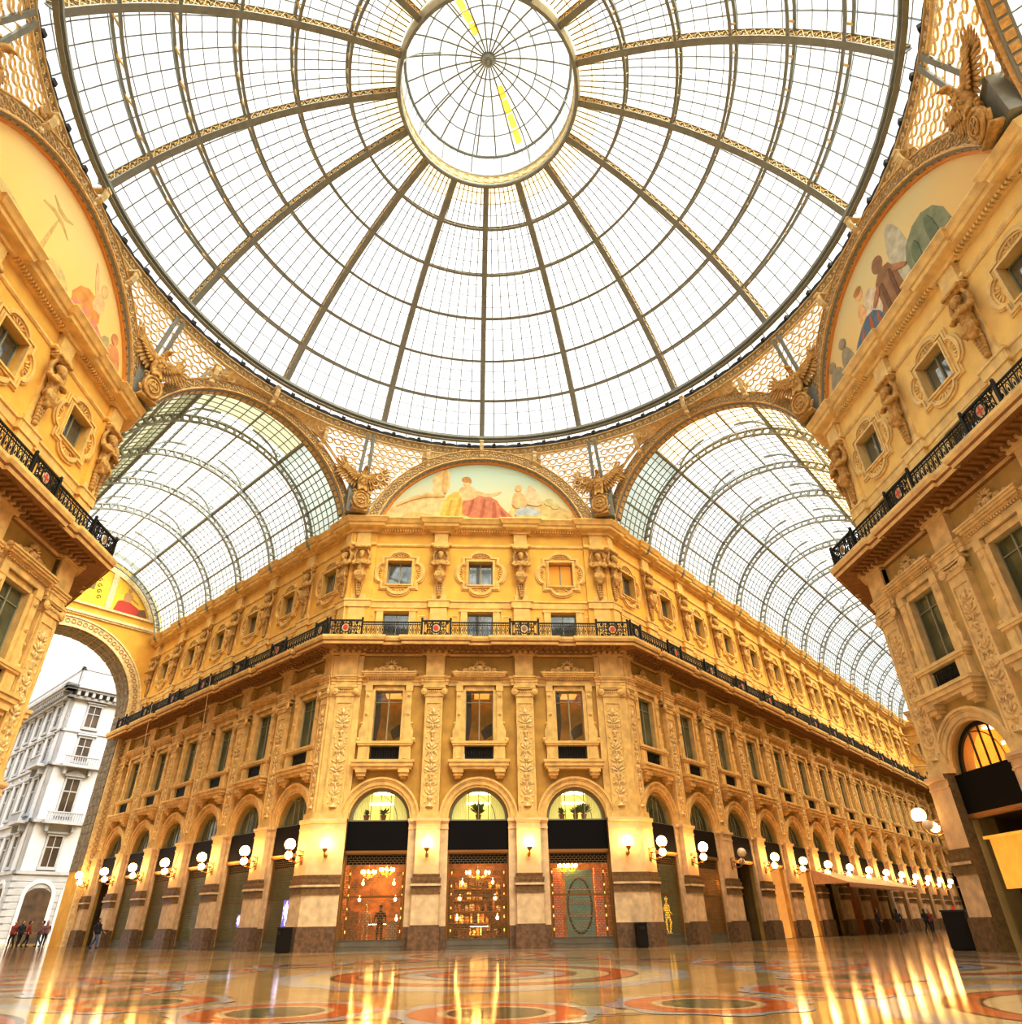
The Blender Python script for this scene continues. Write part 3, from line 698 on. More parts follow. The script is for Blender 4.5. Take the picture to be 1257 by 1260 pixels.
# ---- side buildings on the left and right of the octagon
WS, BS = 7.7, 5.05     # half width and bays of the side facades
def side_building(sg):
    bx = (sg*R, 0)
    b = thing('arcade_building', ('ochre arcade building cut by the right edge of the picture' if sg > 0 else 'ochre arcade building cut by the left edge of the picture'), 'building', (sg*R,0,0))
    F = frame(sg*R, 0, -sg*pi/2, bx)       # x runs along the facade, left to right for the viewer
    far = -1 if sg > 0 else 1              # sign of x at the far (Y>0) corner
    for k, x in enumerate((-BS, 0, BS)): bay(b, F, x, BS, True, 'orange' if sg > 0 else 'dark')
    side = 'right' if sg > 0 else 'left'
    for x in (-BS/2, BS/2):
        column(b, F, x, f'stone telamon on the {side} building, ' + ('in the middle of its facade' if x*far > 0 else 'nearest the camera'), 2 if x*far > 0 else 2)
    column(b, F, far*7.2, f'stone telamon at the far corner of the {side} building, facing the octagon', 1, False, 1., 'rpanc', far*7.25)
    column(b, F, -far*7.2, f'stone telamon at the near corner of the {side} building', 1, False, 1., 'rpanc', -far*7.25)
    # wall of the arm beyond the far corner: two bays
    a = pi/4 + pi if sg > 0 else -pi/4 - pi
    G0 = frame(sg*R, WS, a, bx); G = lambda s, d=0.: G0(-s*sg, d)
    for k in range(2): bay(b, G, S0+BA*k, BA, False)
    column(b, G, .36, f'stone telamon wrapped round the far corner of the {side} building into the arm', 1, False, .66, 'rpans', .08)
    for k in range(2): column(b, G, S0+BA*(k+.5), f'stone telamon hidden in the arm of the {side} building, {ORD[k]} from the corner', k, tel=False)
    # paths (viewer's left to right)
    def pathfor(d0, hw, dd):
        t = d0*math.tan(pi/8); pts = []
        e = G(2*BA+.4, d0)[0]; far_pts = [(e[0],e[1])]
        for k in (1, 0):
            s = S0+BA*(k+.5)
            for ds, d in ((hw,0),(hw,dd),(-hw,dd),(-hw,0)):
                l = G(s+ds, d0+d)[0]; far_pts.append((l[0],l[1]))
        for s, d in ((.95,0),(.95,dd)): l = G(s, d0+d)[0]; far_pts.append((l[0],l[1]))
        L = lambda x, d: (F(x, d)[0][0], F(x, d)[0][1])
        far_pts += [L(far*(WS+t+dd*.41), d0+dd), L(far*6.62, d0+dd), L(far*6.62, d0)]
        for x in (far*BS/2, -far*BS/2):
            for dx, d in ((far*hw,0),(far*hw,dd),(-far*hw,dd),(-far*hw,0)): far_pts.append(L(x+dx, d0+d))
        far_pts += [L(-far*6.62, d0), L(-far*6.62, d0+dd), L(-far*(WS+t), d0+dd)]
        l = L(-far*(WS+t), d0+dd); far_pts.append((l[0]+sg*6, l[1]-6))
        return far_pts if far < 0 else far_pts[::-1]
    mouldings(b, pathfor(0, .7, .16), pathfor(-US, .6, .18))
    dentils(b, F, -WS, WS); 
    L = lambda x, d=0.: (F(x, d)[0][0], F(x, d)[0][1])
    g = G(.86)[0]; path = [(g[0],g[1]), L(far*WS), L(far*6.66)]
    if far > 0: path = path[::-1]
    corner_body(b, path)
    n = L(-far*WS); path = [L(-far*6.66), n, (n[0]+sg*4, n[1]-4)]
    if far > 0: path = path[::-1]
    corner_body(b, path)
    for s_, e_ in ((far*7.67, far*WS), (-far*WS, -far*7.67)):
        m = MB(); x0, x1 = sorted((s_, e_)); m.sweep([L(x0), L(x1)], [(0,5.9),(0,15.6)], caps=False); put('corner_wall', m.mesh('corner_wall', M['wall']), b)
    m = MB(); l0 = n; m.sweep([l0, (l0[0]+sg*8, l0[1]-8)] if far < 0 else [(l0[0]+sg*8, l0[1]-8), l0], [(0,0),(0,25)], caps=False); put('rear_wall', m.mesh('rear_wall', M['wall']), b)
    m = MB(); e = G(2*BA-.2)[0]; e2 = G(75)[0]; pth = [(e2[0],e2[1]), (e[0],e[1])] if far < 0 else [(e[0],e[1]), (e2[0],e2[1])]
    if sg < 0: e2 = G(30)[0]; pth = [(e[0],e[1]), (e2[0],e2[1])]
    m.sweep(pth, [(0,0),(0,25)], caps=False); put('arm_wall', m.mesh('arm_wall', M['wall']), b)
    return b, F, G, far
rb, RF, RG, rfar = side_building(1)
lb, LF, LG, lfar = side_building(-1)

# ---- the end of the right arm
endb = thing('arcade_building', 'ochre end facade closing the far end of the right arm', 'building', (W+Q*72, R+Q*72, 0))
EF = frame(W+Q*72, R+Q*72, -pi/4, (W+Q*72, R+Q*72))
for k in range(3): bay(endb, EF, 1.7+BA*k, BA, False)
for k in range(2): column(endb, EF, 1.7+BA*(k+.5), 'small stone telamon on the facade closing the far end of the right arm', k, tel=False)
def epath(d0, hw, dd):
    p = [EF(-1.2, d0)[0]]
    for k in range(2):
        s = 1.7+BA*(k+.5); p += [EF(s+a, d0+d)[0] for a, d in ((-hw,0),(-hw,dd),(hw,dd),(hw,0))]
    p.append(EF(16, d0)[0]); return [(q[0],q[1]) for q in p]
mouldings(endb, epath(0,.7,.16), epath(-US,.6,.18))
b = MB(); e0, e1, e2 = [frame(W, R, pi/4, (W+Q*72, R+Q*72))(s, -.3)[0] for s in (69.6, 72.6, 72.6)]; g = EF(-.7, -.3)[0]; b.sweep([(e0[0],e0[1]), (e1[0],e1[1]), (g[0],g[1])], [(0,0),(0,25)], caps=False); put('filler_wall', b.mesh('filler_wall', M['wall']), endb)

M['stone_bright'] = mat('brightened_cream_stone', (.86,.70,.38), .75, var=.2, scale=2.2, bump=.2); M['upstone_bright'] = mat('brightened_cream_stone_upper', (.88,.72,.38), .75, var=.2, scale=2., bump=.2)
M['upwall_bright'] = mat('brightened_ochre_plaster_upper', (.92,.72,.31), .85, var=.12, scale=1.1, bump=.1); M['wall_bright'] = mat('brightened_ochre_plaster', (.68,.52,.19), .85, var=.2, scale=1.3, bump=.12)
for ch in list(rb.children)+[g for c in rb.children for g in c.children]:   # brightened wall and stone colours make up for light missing on the right building
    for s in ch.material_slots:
        for a, c in (('upwall','upwall_bright'),('wall','wall_bright'),('stone','stone_bright'),('upstone','upstone_bright')):
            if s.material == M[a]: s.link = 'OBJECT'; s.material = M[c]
# ------------------------------------------------------------------ triumphal arch closing the left arm
def left_end():
    s_end = 30.6; o = (-W-Q*s_end, R+Q*s_end)
    t = thing('triumphal_arch', 'tall ochre archway closing the end of the left arm', 'archway', (o[0],o[1],0))
    rz = pi/4; ho, zc, zt, hw = 6.15, 17.6, 31.0, 7.7; cx = -7.06; dp = 2.6
    b = MB(); n = 36
    for s in (-1, 1):
        x0, x1 = sorted((cx+s*hw, cx+s*ho)); b.box(x0, x1, 0, dp, 0, zc)
    for i in range(n):
        a, c = pi*i/n, pi*(i+1)/n
        top = lambda x: min(zt, 23.5+sqrt(max(0, 7.6**2-min(7.6, abs(x))**2)))
        p, q = (ho*cos(a), zc+ho*sin(a)), (ho*cos(c), zc+ho*sin(c))
        po, qo = (hw*cos(a), 0), (hw*cos(c), 0)
        xo, xp = (hw*cos(a), hw*cos(c)); zo, zp = [max(zc+hw*sin(v), 0) for v in (a, c)]
        b.quad((cx+p[0],0,p[1]), (cx+xo,0,zo), (cx+xp,0,zp), (cx+q[0],0,q[1]))
        b.quad((cx+xo,0,zo), (cx+xo,0,top(xo)), (cx+xp,0,top(xp)), (cx+xp,0,zp)) if top(xo) > zo-.01 else None
        b.quad((cx+p[0],0,p[1]), (cx+q[0],0,q[1]), (cx+q[0],dp,q[1]), (cx+p[0],dp,p[1]))
    put('arch_wall', b.mesh('arch_wall', mat('golden_plaster', (.82,.50,.09), .8, var=.15, scale=1)), t, (0,0,0), rz)
    b = MB(); bo = ho+1.0
    b.arcband(cx, zc, ho, ho+.16, -.12, 0, n=36); b.arcband(cx, zc, ho+.16, bo-.14, -.06, 0, n=36); b.arcband(cx, zc, bo-.14, bo, -.14, 0, n=36)
    for s in (-1, 1):
        for x0, x1, y in ((ho,ho+.16,-.12),(ho+.16,bo-.14,-.06),(bo-.14,bo,-.14)):
            a, c = sorted((cx+s*x0, cx+s*x1)); b.box(a, c, y, 0, 4.9, zc)
        a, c = sorted((cx+s*ho, cx+s*(bo+.1))); b.box(a, c, -.3, 0, 0, 4.6); b.box(a-.05, c+.05, -.36, 0, 4.6, 4.9)
    put('archivolt', b.mesh('archivolt', M['cream']), t, (0,0,0), rz)
    b = MB()
    for i in range(45):                  # painted scroll ornament of the band
        a = pi*i/44; r = ho+.5; b.tube([(cx+r*cos(a)+.17*cos(k*pi/4), -.09, zc+r*sin(a)+.17*sin(k*pi/4)) for k in range(8)], .035, 4, True)
    for s in (-1, 1):
        for k in range(30): b.tube([(cx+s*(ho+.5)+.17*cos(j*pi/4), -.09, 5.3+k*.42+.17*sin(j*pi/4)) for j in range(8)], .035, 4, True)
    put('band_ornament', b.mesh('band_ornament', M['sculpt']), t, (0,0,0), rz)
    gm = mat('grey_brown_coffer', (.30,.25,.16), .7, var=.5, scale=3)
    YS = ((.06,.86),(.92,1.68),(1.74,2.54))
    for y0, y1 in YS:                    # coffers under the arch and on the jambs
        b = MB()
        for i in range(26): b.arcband(cx, zc, ho-.06, ho, y0, y1, pi*(i+.05)/26, pi*(i+.95)/26, 1)
        put('coffer_band', b.mesh('coffer_band', gm), t, (0,0,0), rz)
        for s in (-1, 1):
            b = MB(); x0, x1 = sorted((cx+s*ho, cx+s*(ho-.06)))
            for k in range(18): b.box(x0, x1, y0, y1, 5.1+k*.69, 5.75+k*.69)
            put('coffer_band', b.mesh('coffer_band', gm), t, (0,0,0), rz)
    b = MB(); b.box(cx-7.3, cx+7.3, -.2, 0, 25.1, 25.35); b.box(cx-7.3, cx+7.3, -.12, 0, 24.95, 25.1); b.box(cx-7.0, cx+7.0, -.15, 0, 26.0, 26.2)
    b.box(cx+1.9, cx+2.4, -.16, 0, 26.2, 29.8); b.box(cx-2.4, cx-1.9, -.16, 0, 26.2, 29.8)
    b.arcband(cx, 23.5, 6.45, 6.95, -.14, 0, radians(22), radians(158), 30)
    put('lunette_frame', b.mesh('lunette_frame', M['cream']), t, (0,0,0), rz)
    g = mat('gold_mosaic', (.92,.62,.06), .45, .1, var=.2, scale=12)
    def seg(x0, x1, name, m):
        p = MB(); pts = [(x0,26.2), (x1,26.2)] + [(x, 23.5+sqrt(max(0,6.47**2-(x-cx)**2))) for x in [x1+(x0-x1)*i/10 for i in range(11)]]
        pts = [(x, max(26.2, z)) for x, z in pts]; p.poly(pts, -.05, -.01); return put(name, p.mesh(name, m), t, (0,0,0), rz)
    seg(cx+2.4, cx+5.9, 'gold_mosaic_panel', g); seg(cx-5.9, cx-2.4, 'gold_mosaic_panel', g); seg(cx-1.9, cx+1.9, 'gold_mosaic_panel', g)
    f = MB(); X = cx+3.75                # seated red-draped mosaic figure
    f.mat(0).poly([(X-1.1,26.25),(X+1.8,26.25),(X+1.2,26.8),(X+.4,27.2),(X-.2,27.5),(X-.9,27.2)], -.07, -.05)
    f.mat(1).poly([(X-.5,27.3),(X+.15,27.3),(X+.25,28.0),(X-.1,28.3),(X-.5,28.1)], -.08, -.06); f.ell((X-.1,-.07,28.5), (.2,.03,.24), 10, 6)
    f.poly([(X+.1,27.9),(X+.9,27.4),(X+.85,27.3),(X+.05,27.7)], -.08, -.06)
    f.mat(2).poly([(X+.9,26.3),(X+1.9,26.3),(X+1.5,27.0),(X+1.1,26.9)], -.08, -.06)
    put('mosaic_figure', f.mesh('mosaic_figure', [mat('mosaic_red', (.55,.08,.04), .6), mat('mosaic_flesh', (.6,.34,.14), .6), mat('mosaic_brown', (.25,.12,.05), .6)]), t, (0,0,0), rz)
    f = MB()
    for s in (-1, 1):
        for k in range(4): f.tube([(cx+s*(1.2-.1*k)+.2*cos(j*.5)*(1-j/16), -.06, 27+.55*k+.25*sin(j*.5)*(1-j/16)) for j in range(14)], .04, 4)
    f.poly([(cx-.7,27.6),(cx+.7,27.6),(cx+.7,29),(cx-.7,29)], -.07, -.05)
    put('mosaic_scrolls', f.mesh('mosaic_scrolls', mat('mosaic_green', (.25,.22,.05), .6)), t, (0,0,0), rz)
left_end()

# ------------------------------------------------------------------ white palazzo across the street
def palazzo():
    s0 = 51.; c = Vector((-W, R, 0)) + Vector((-Q, Q, 0))*s0 + Vector((-Q,-Q,0))*.3
    t = thing('corner_palazzo', 'white stone corner palazzo seen through the archway', 'building', c)
    faces = [(pi/4, -1, 13), (pi/4+pi/2, 1, 52)]    # facing the arch (runs right), facing the street (runs away)
    wallm, ironm = M['white'], M['iron']
    A = frame(0, 0, pi/4, (0,0)); Bf = frame(0, 0, -pi/4, (0,0))
    for F, x0, x1, bays in ((A, 0, 13, [2.6+3.4*k for k in range(3)]), (Bf, -56, 0, [-2.6-3.3*k for k in range(16)])):
        rz = F(0)[1]
        sgn = 1
        b = MB(); b.box(x0, x1, 0, .4, 0, 24.2); put('facade_wall', b.mesh('facade_wall', wallm), t, (0,0,0), rz)
        b = MB()
        L_ = (lambda e: x0-e) if x0 == 0 else (lambda e: x0); R_ = (lambda e: x1) if x0 == 0 else (lambda e: x1+e)
        for z, e, h in ((5.9,.18,.3),(10.6,.3,.3),(16.2,.25,.25),(19.8,.14,.2)): b.box(L_(e), R_(e), -e, .1, z, z+h)
        b.box(L_(.9), R_(.9), -.9, .1, 24.1, 24.35); b.box(L_(1.1), R_(1.1), -1.1, .1, 24.35, 24.7); b.box(L_(.5), R_(.5), -.5, .1, 23.3, 23.6); b.box(L_(.12), R_(.12), -.12, .1, 23.6, 24.1)
        for k in range(int((x1-x0)/.75)): b.box(x0+.2+k*.75, x0+.5+k*.75, -.85, 0, 23.6, 24.1)
        put('cornice_and_courses', b.mesh('cornice_and_courses', M['wgrey']), t, (0,0,0), rz)
        b = MB()
        for k in range(9): b.box(L_(.04), R_(.04), -.05, .1, .5+k*.6, .96+k*.6)
        put('rusticated_base', b.mesh('rusticated_base', M['wgrey']), t, (0,0,0), rz)
        b = MB(); b.box(L_(-.3), R_(-.3), .3, .6, 24.7, 26.9); b.box(L_(-.2), R_(-.2), .2, .7, 26.8, 27.1); put('attic_parapet', b.mesh('attic_parapet', wallm), t, (0,0,0), rz)
        w = .62
        for z0, z1, ped in ((6.6,9.4,0),(11.6,15.0,1),(16.9,19.3,0),(20.5,22.8,0)):
            for x in bays:
                m = MB(); m.mat(0).quad((x-w,-.02,z0),(x+w,-.02,z0),(x+w,-.02,z1),(x-w,-.02,z1))
                m.mat(1)
                for s in (-1, 1): a, c2 = sorted((x+s*w, x+s*(w+.2))); m.box(a, c2, -.14, 0, z0-.1, z1+.2)
                m.box(x-w-.2, x+w+.2, -.16, 0, z1, z1+.25); m.box(x-w-.35, x+w+.35, -.3, 0, z1+.25, z1+.42); m.box(x-w-.25, x+w+.25, -.22, 0, z0-.3, z0)
                m.box(x-.04, x+.04, -.06, 0, z0, z1); m.box(x-w, x+w, -.06, 0, z0+(z1-z0)*.62, z0+(z1-z0)*.66)
                if ped: m.poly([(x-w-.4,z1+.42),(x+w+.4,z1+.42),(x,z1+.95)], -.28, 0)
                put('palazzo_window', m.mesh('palazzo_window', [M['palglass'], M['wgrey']]), t, (0,0,0), rz)
        for x in bays[:8]:
            m = MB(); n = 12; h = 1.15
            m.mat(0).add([(x-h,-.08,0),(x+h,-.08,0)]+[(x+h*cos(pi*i/n),-.08,4.0+.7*sin(pi*i/n)) for i in range(n+1)], [tuple(range(n+3))])
            m.mat(1).arcband(x, 4.0, h, h+.35, -.15, 0, n=12)
            for s in (-1, 1): a, c2 = sorted((x+s*h, x+s*(h+.35))); m.box(a, c2, -.15, 0, 0, 4.0)
            put('shop_arch', m.mesh('shop_arch', [M['dimroom'], M['white']]), t, (0,0,0), rz)
    for z in (10.7, 16.3):
        for F, x in ((A, 2.6), (Bf, -2.6)):
            m = MB(); m.box(x-1.7, x+1.7, -1.0, 0, z-.2, z+.1)
            for k in range(15): m.box(x-1.6+k*.225, x-1.5+k*.225, -.95, -.85, z+.1, z+.85)
            m.box(x-1.7, x+1.7, -1.0, -.8, z+.85, z+.98)
            for s in (-1, 1): m.poly([(x+s*1.2-.15,z-.2),(x+s*1.2+.15,z-.2),(x+s*1.2+.12,z-.9),(x+s*1.2-.12,z-.9)], -.6, 0)
            put('stone_balcony', m.mesh('stone_balcony', M['wgrey']), t, (0,0,0), F(0)[1])
    m = MB(); m.sweep([(0,0),(13*Q,13*Q),(13*Q-56*Q,13*Q+56*Q),(-56*Q,56*Q)], [(-.4,24.7),(-.4,27.0),(-3,29)], closed=True); put('mansard_roof', m.mesh('mansard_roof', M['white']), t)
palazzo()

# ------------------------------------------------------------------ dome
ZD, RI, RO, RGL = 20.7, 20.9, 21.5, 21.75
TH = [math.atan2(r, z-ZD) for r, z in [(17.94,31.39),(16.47,33.67),(14.6,35.68),(12.43,37.52),(10.02,38.96),(7.48,40.2)]]
TH[0] = math.asin(17.94/RI); TO = math.asin(4.98/RI)
def sp(r, th, ph): return (r*sin(th)*cos(ph), r*sin(th)*sin(ph), ZD+r*cos(th))
def dome():
    d = thing('glass_dome', 'great ribbed glass and iron dome over the octagon', 'dome', (0,0,31))
    L = (0,0,-31)
    b = MB(); n = 36
    th = [TH[0]+(TO-TH[0])*i/n for i in range(n+1)]
    for i in range(n):
        b.mat(0).bar(sp(RI,th[i],0), sp(RI,th[i+1],0), .34, .07, Vector((sin(th[i]),0,cos(th[i]))))
        b.bar(sp(RO,th[i],0), sp(RO,th[i+1],0), .26, .06, Vector((sin(th[i]),0,cos(th[i]))))
        b.mat(1)
        for off in (-.09, .09):
            p, q = Vector(sp(RI+.03,th[i],0)), Vector(sp(RO-.03,th[i+1],0)); r_, s_ = Vector(sp(RO-.03,th[i],0)), Vector(sp(RI+.03,th[i+1],0)); o = Vector((0,off,0))
            b.bar(p+o, q+o, .03, .05, (0,1,0)); b.bar(r_+o, s_+o, .03, .05, (0,1,0))
            m = (p+q)/2+o; t1 = (Vector(sp(RI,th[i+1],0))-Vector(sp(RI,th[i],0))).normalized(); n1 = Vector((sin(th[i]),0,cos(th[i])))
            b.tube([m+(t1*cos(k*pi/4)+n1*sin(k*pi/4))*.17 for k in range(8)], .03, 4, True)
        if i % 2 == 0: b.mat(0).bar(sp(RI,th[i],0), sp(RO,th[i],0), .2, .06, (0,1,0))
    rib = b.mesh('rib', [M['steel'], M['gold']])
    # rings between ribs (one sector each)
    dph = pi/8; ns = 6; rings = []
    for k in range(1, 6):
        b = MB()
        for i in range(ns):
            a, c = dph*i/ns, dph*(i+1)/ns
            b.mat(0).bar(sp(RI+.05,TH[k],a), sp(RI+.05,TH[k],c), .15, .07, Vector((sin(TH[k]),0,cos(TH[k])))); b.bar(sp(RO,TH[k],a), sp(RO,TH[k],c), .15, .07, Vector((sin(TH[k]),0,cos(TH[k]))))
        for i in range(4):
            a = dph*(i+.6)/4; b.mat(1).bar(sp(RI+.05,TH[k],a-.012), sp(RO,TH[k],a+.012), .10, .05)
        rings.append(b.mesh('ring', [M['steel'], M['gold']]))
    rim = MB()
    for i in range(ns):
        a, c = dph*i/ns, dph*(i+1)/ns; rim.mat(0).bar(sp(RI,TH[0],a), sp(RI,TH[0],c), .32, .2, (0,0,1))
        rim.bar((17.95*cos(a),17.95*sin(a),31.12), (17.95*cos(c),17.95*sin(c),31.12), .22, .06)
    rimm = rim.mesh('rim_ring', [M['steel'], M['gold']])
    dk = MB(); rr = 18.58
    for i in range(48):
        a, c = dph*i/48, dph*(i+1)/48; zt = lambda q: 31.24+.10*abs(sin(q*8*pi/48))
        dk.quad((rr*cos(a),rr*sin(a),30.95),(rr*cos(c),rr*sin(c),30.95),(rr*cos(c),rr*sin(c),zt(i+1)),(rr*cos(a),rr*sin(a),zt(i)))
        dk.quad((rr*cos(a),rr*sin(a),zt(i)),(rr*cos(c),rr*sin(c),zt(i+1)),(19.1*cos(c),19.1*sin(c),31.3),(19.1*cos(a),19.1*sin(a),31.3))
    for i in range(4):
        a = dph*(i+.5)/4; dk.box(rr*cos(a)-.12, rr*cos(a)+.12, rr*sin(a)-.12, rr*sin(a)+.12, 31.1, 31.36)
    dkm = dk.mesh('dark_gutter', M['dark'])
    fz = MB(); rf = 18.6
    for i in range(8):
        a, c = dph*i/8, dph*(i+1)/8
        fz.mat(0).quad((rf*cos(a),rf*sin(a),30.3),(rf*cos(c),rf*sin(c),30.3),(rf*cos(c),rf*sin(c),30.98),(rf*cos(a),rf*sin(a),30.98))
        for z in (30.32, 30.96): fz.mat(1).bar(((rf-.05)*cos(a),(rf-.05)*sin(a),z), ((rf-.05)*cos(c),(rf-.05)*sin(c),z), .08, .07)
    for i in range(13):
        a = dph*(i+.5)/13; pts = []
        for k in range(14):
            t = k/13*1.6*2*pi; r = .2*(1-.7*k/13); u = a+r*cos(t)/rf; pts.append(((rf-.04)*cos(u),(rf-.04)*sin(u),30.64+r*sin(t)))
        fz.mat(1).tube(pts, .035, 4)
    fzm = fz.mesh('scroll_frieze', [mat('frieze_ground', (.50,.37,.17), .7), M['cream']])
    # glazing of one sector: panes and thin bars
    g = MB(); nb = 8; rows = 4
    lev = TH + [TO]; bars = MB(); allth = []
    start = math.asin(18.95/RGL)
    lev[0] = start
    for k in range(6):
        for j in range(rows): allth.append(lev[k]+(lev[k+1]-lev[k])*j/rows)
    allth.append(TO)
    for k in range(len(allth)-1):
        g.mat(1 if k >= len(allth)-3 else 0)
        for i in range(nb): g.quad(sp(RGL,allth[k],dph*i/nb), sp(RGL,allth[k],dph*(i+1)/nb), sp(RGL,allth[k+1],dph*(i+1)/nb), sp(RGL,allth[k+1],dph*i/nb))
    for i in range(1, nb):
        for k in range(0, len(allth)-1): bars.bar(sp(RGL-.03,allth[k],dph*i/nb), sp(RGL-.03,allth[k+1],dph*i/nb), .05, .06, Vector((sin(allth[k]),0,cos(allth[k]))))
    for k in range(1, len(allth)-1):
        for i in range(nb): bars.bar(sp(RGL-.03,allth[k],dph*i/nb), sp(RGL-.03,allth[k],dph*(i+1)/nb), .034 , .04, Vector((sin(allth[k]),0,cos(allth[k]))))
    gm = g.mesh('glazing', [M['pane'], M['blind']]); bm_ = bars.mesh('glazing_bars', M['dsteel'])
    for k in range(16):
        a = pi/2 + k*dph
        put('rib', rib, d, L, a)
        p = put('glazing', gm, d, L, a); put('glazing_bars', bm_, p)
        for m in rings: put('ring', m, d, L, a)
        put('rim_ring', rimm, d, L, a); put('dark_gutter', dkm, d, L, a); put('scroll_frieze', fzm, d, L, a)
    # lantern
    b = MB(); b.lathe([(5.02,40.75),(4.86,40.75),(4.84,41.0),(4.9,41.05),(4.9,41.75),(4.84,41.8),(4.84,42.0),(5.1,42.0),(5.15,41.2),(5.02,40.75)], 64); put('oculus_ring', b.mesh('oculus_ring', [M['steel']], True), d, L)
    b = MB()
    for i in range(48):
        a = 2*pi*i/48; b.tube([(4.86*cos(a+.05*cos(k*pi/4)), 4.86*sin(a+.05*cos(k*pi/4)), 41.4+.24*sin(k*pi/4)) for k in range(8)], .03, 4, True)
    b.lathe([(4.855,41.02),(4.83,41.06),(4.855,41.1)], 48); b.lathe([(4.855,41.7),(4.83,41.74),(4.855,41.78)], 48)
    b.lathe([(4.87,41.05),(4.87,41.75)], 48)
    put('oculus_ornament', b.mesh('oculus_ornament', M['cream']), d, L)
    b = MB(); ap = Vector((0,0,45.5))
    for i in range(24):
        a = 2*pi*(i+.5)/24; prev = None
        for k in range(7):
            f = k/6; r = 4.8*(1-f); z = 43.8+1.75*(1-(1-f)**2*1.0); p = Vector((r*cos(a), r*sin(a), z))
            if prev is not None: b.bar(prev, p, .085, .08)
            prev = p
    for f in (.2,.4,.6,.78):
        r = 4.8*(1-f); z = 43.8+1.75*(1-(1-f)**2); b.tube([(r*cos(2*pi*i/36), r*sin(2*pi*i/36), z) for i in range(36)], .04, 4, True)
    b.tube([(4.8*cos(2*pi*i/48), 4.8*sin(2*pi*i/48), 43.8) for i in range(48)], .09, 6, True)
    for i in range(16):
        a = pi/16+2*pi*i/16; b.bar((4.95*cos(a),4.95*sin(a),42), (4.82*cos(a),4.82*sin(a),43.8), .09 if i % 2 else .05, .09 if i % 2 else .05)
    for i in range(64):
        a = 2*pi*i/64; b.bar((4.97*cos(a),4.97*sin(a),42), (4.84*cos(a),4.84*sin(a),43.8), .035, .035)
    for i in range(8):                   # curved gilt braces
        a = 2*pi*i/8+pi/16; b.tube([(4.9*cos(a),4.9*sin(a),42.2),(4.6*cos(a),4.6*sin(a),43.2),(4.0*cos(a),4.0*sin(a),44.0),(2.8*cos(a),2.8*sin(a),44.75)], .045, 5)
    b.lathe([(.0,45.2),(.25,45.22),(.38,45.35),(.3,45.55),(0,45.6)], 16); b.lathe([(0,45.0),(.1,45.05),(.12,45.25)], 8)
    lan = put('lantern_frame', b.mesh('lantern_frame', [M['steel']]), d, L)
    g = MB(); g.lathe([(5.0,42.0),(4.9,43.8)]+[(4.86*(1-k/8), 43.86+1.75*(1-(1-k/8)**2)) for k in range(9)], 32); put('lantern_glass', g.mesh('lantern_glass', M['pane']), lan)
    am = glass('amber_glass', (.95,.6,.08), .95, .1, .6)
    for az in (radians(62), radians(242)):
        g = MB()
        for k in range(5):
            if az > 0 and k > 3: continue
            f0, f1 = .06+.16*k, .205+.16*k; c, s = cos(az), sin(az)
            P = lambda f, o: (4.7*(1-f)*c-o*s, 4.7*(1-f)*s+o*c, 43.74+1.75*(1-(1-f)**2))
            g.quad(P(f0,-.2), P(f0,.2), P(f1,.2), P(f1,-.2))
        put('amber_panes', g.mesh('amber_panes', am), lan)
dome()

# ------------------------------------------------------------------ arches under the dome, spandrels, eagles
def arch_mesh(ri, ro, zc, y0, coffer):
    a0 = math.asin((24.85-zc)/ro); b = MB(); a1 = pi-a0; n = 48
    b.mat(0).arcband(0, zc, ri, ri+.09, y0-.1, y0+.3, a0, a1, n); b.arcband(0, zc, ro-.07, ro, y0-.08, y0+.3, a0, a1, n)
    b.mat(1).arcband(0, zc, ri+.09, ro-.07, y0, y0+.05, a0, a1, n)
    b.mat(2); rm = (ri+ro)/2; m = int((a1-a0)*rm/.62)
    for i in range(m):
        a = a0+(a1-a0)*(i+.5)/m; c, s = cos(a), sin(a); cx, cz = rm*c, zc+rm*s
        b.tube([(cx+.24*cos(k*pi/5), y0-.03, cz+.24*sin(k*pi/5)) for k in range(10)], .04, 4, True)
        b.ell((cx, y0-.03, cz), (.09,.05,.09), 7, 4)
        for k in range(4):
            t = a+pi/4+k*pi/2; b.bar((cx+.06*cos(t),y0-.02,cz+.06*sin(t)), (cx+.22*cos(t),y0-.02,cz+.22*sin(t)), .04, .05)
        a2 = a+(a1-a0)*.5/m
        for rr in (rm-.17, rm+.17): b.ell((rr*cos(a2), y0-.02, zc+rr*sin(a2)), (.07,.05,.07), 6, 4)
    return b.mesh('arch_band', [M['gold'], M['cream'], M['band2']])
def soffit_mesh(ri, zc, y0, dp):
    a0 = math.asin((24.85-zc)/ri); b = MB(); a1 = pi-a0; n = 40
    b.mat(0).arcband(0, zc, ri, ri+.25, y0, y0+dp, a0, a1, n)
    for i in range(n):
        a = a0+(a1-a0)*(i+.12)/n; c = a0+(a1-a0)*(i+.88)/n
        b.mat(1).arcband(0, zc, ri-.03, ri, y0+.1, y0+dp-.1, a, c, 1)
    return b.mesh('coffered_soffit', [M['dsteel'], M['gold']])
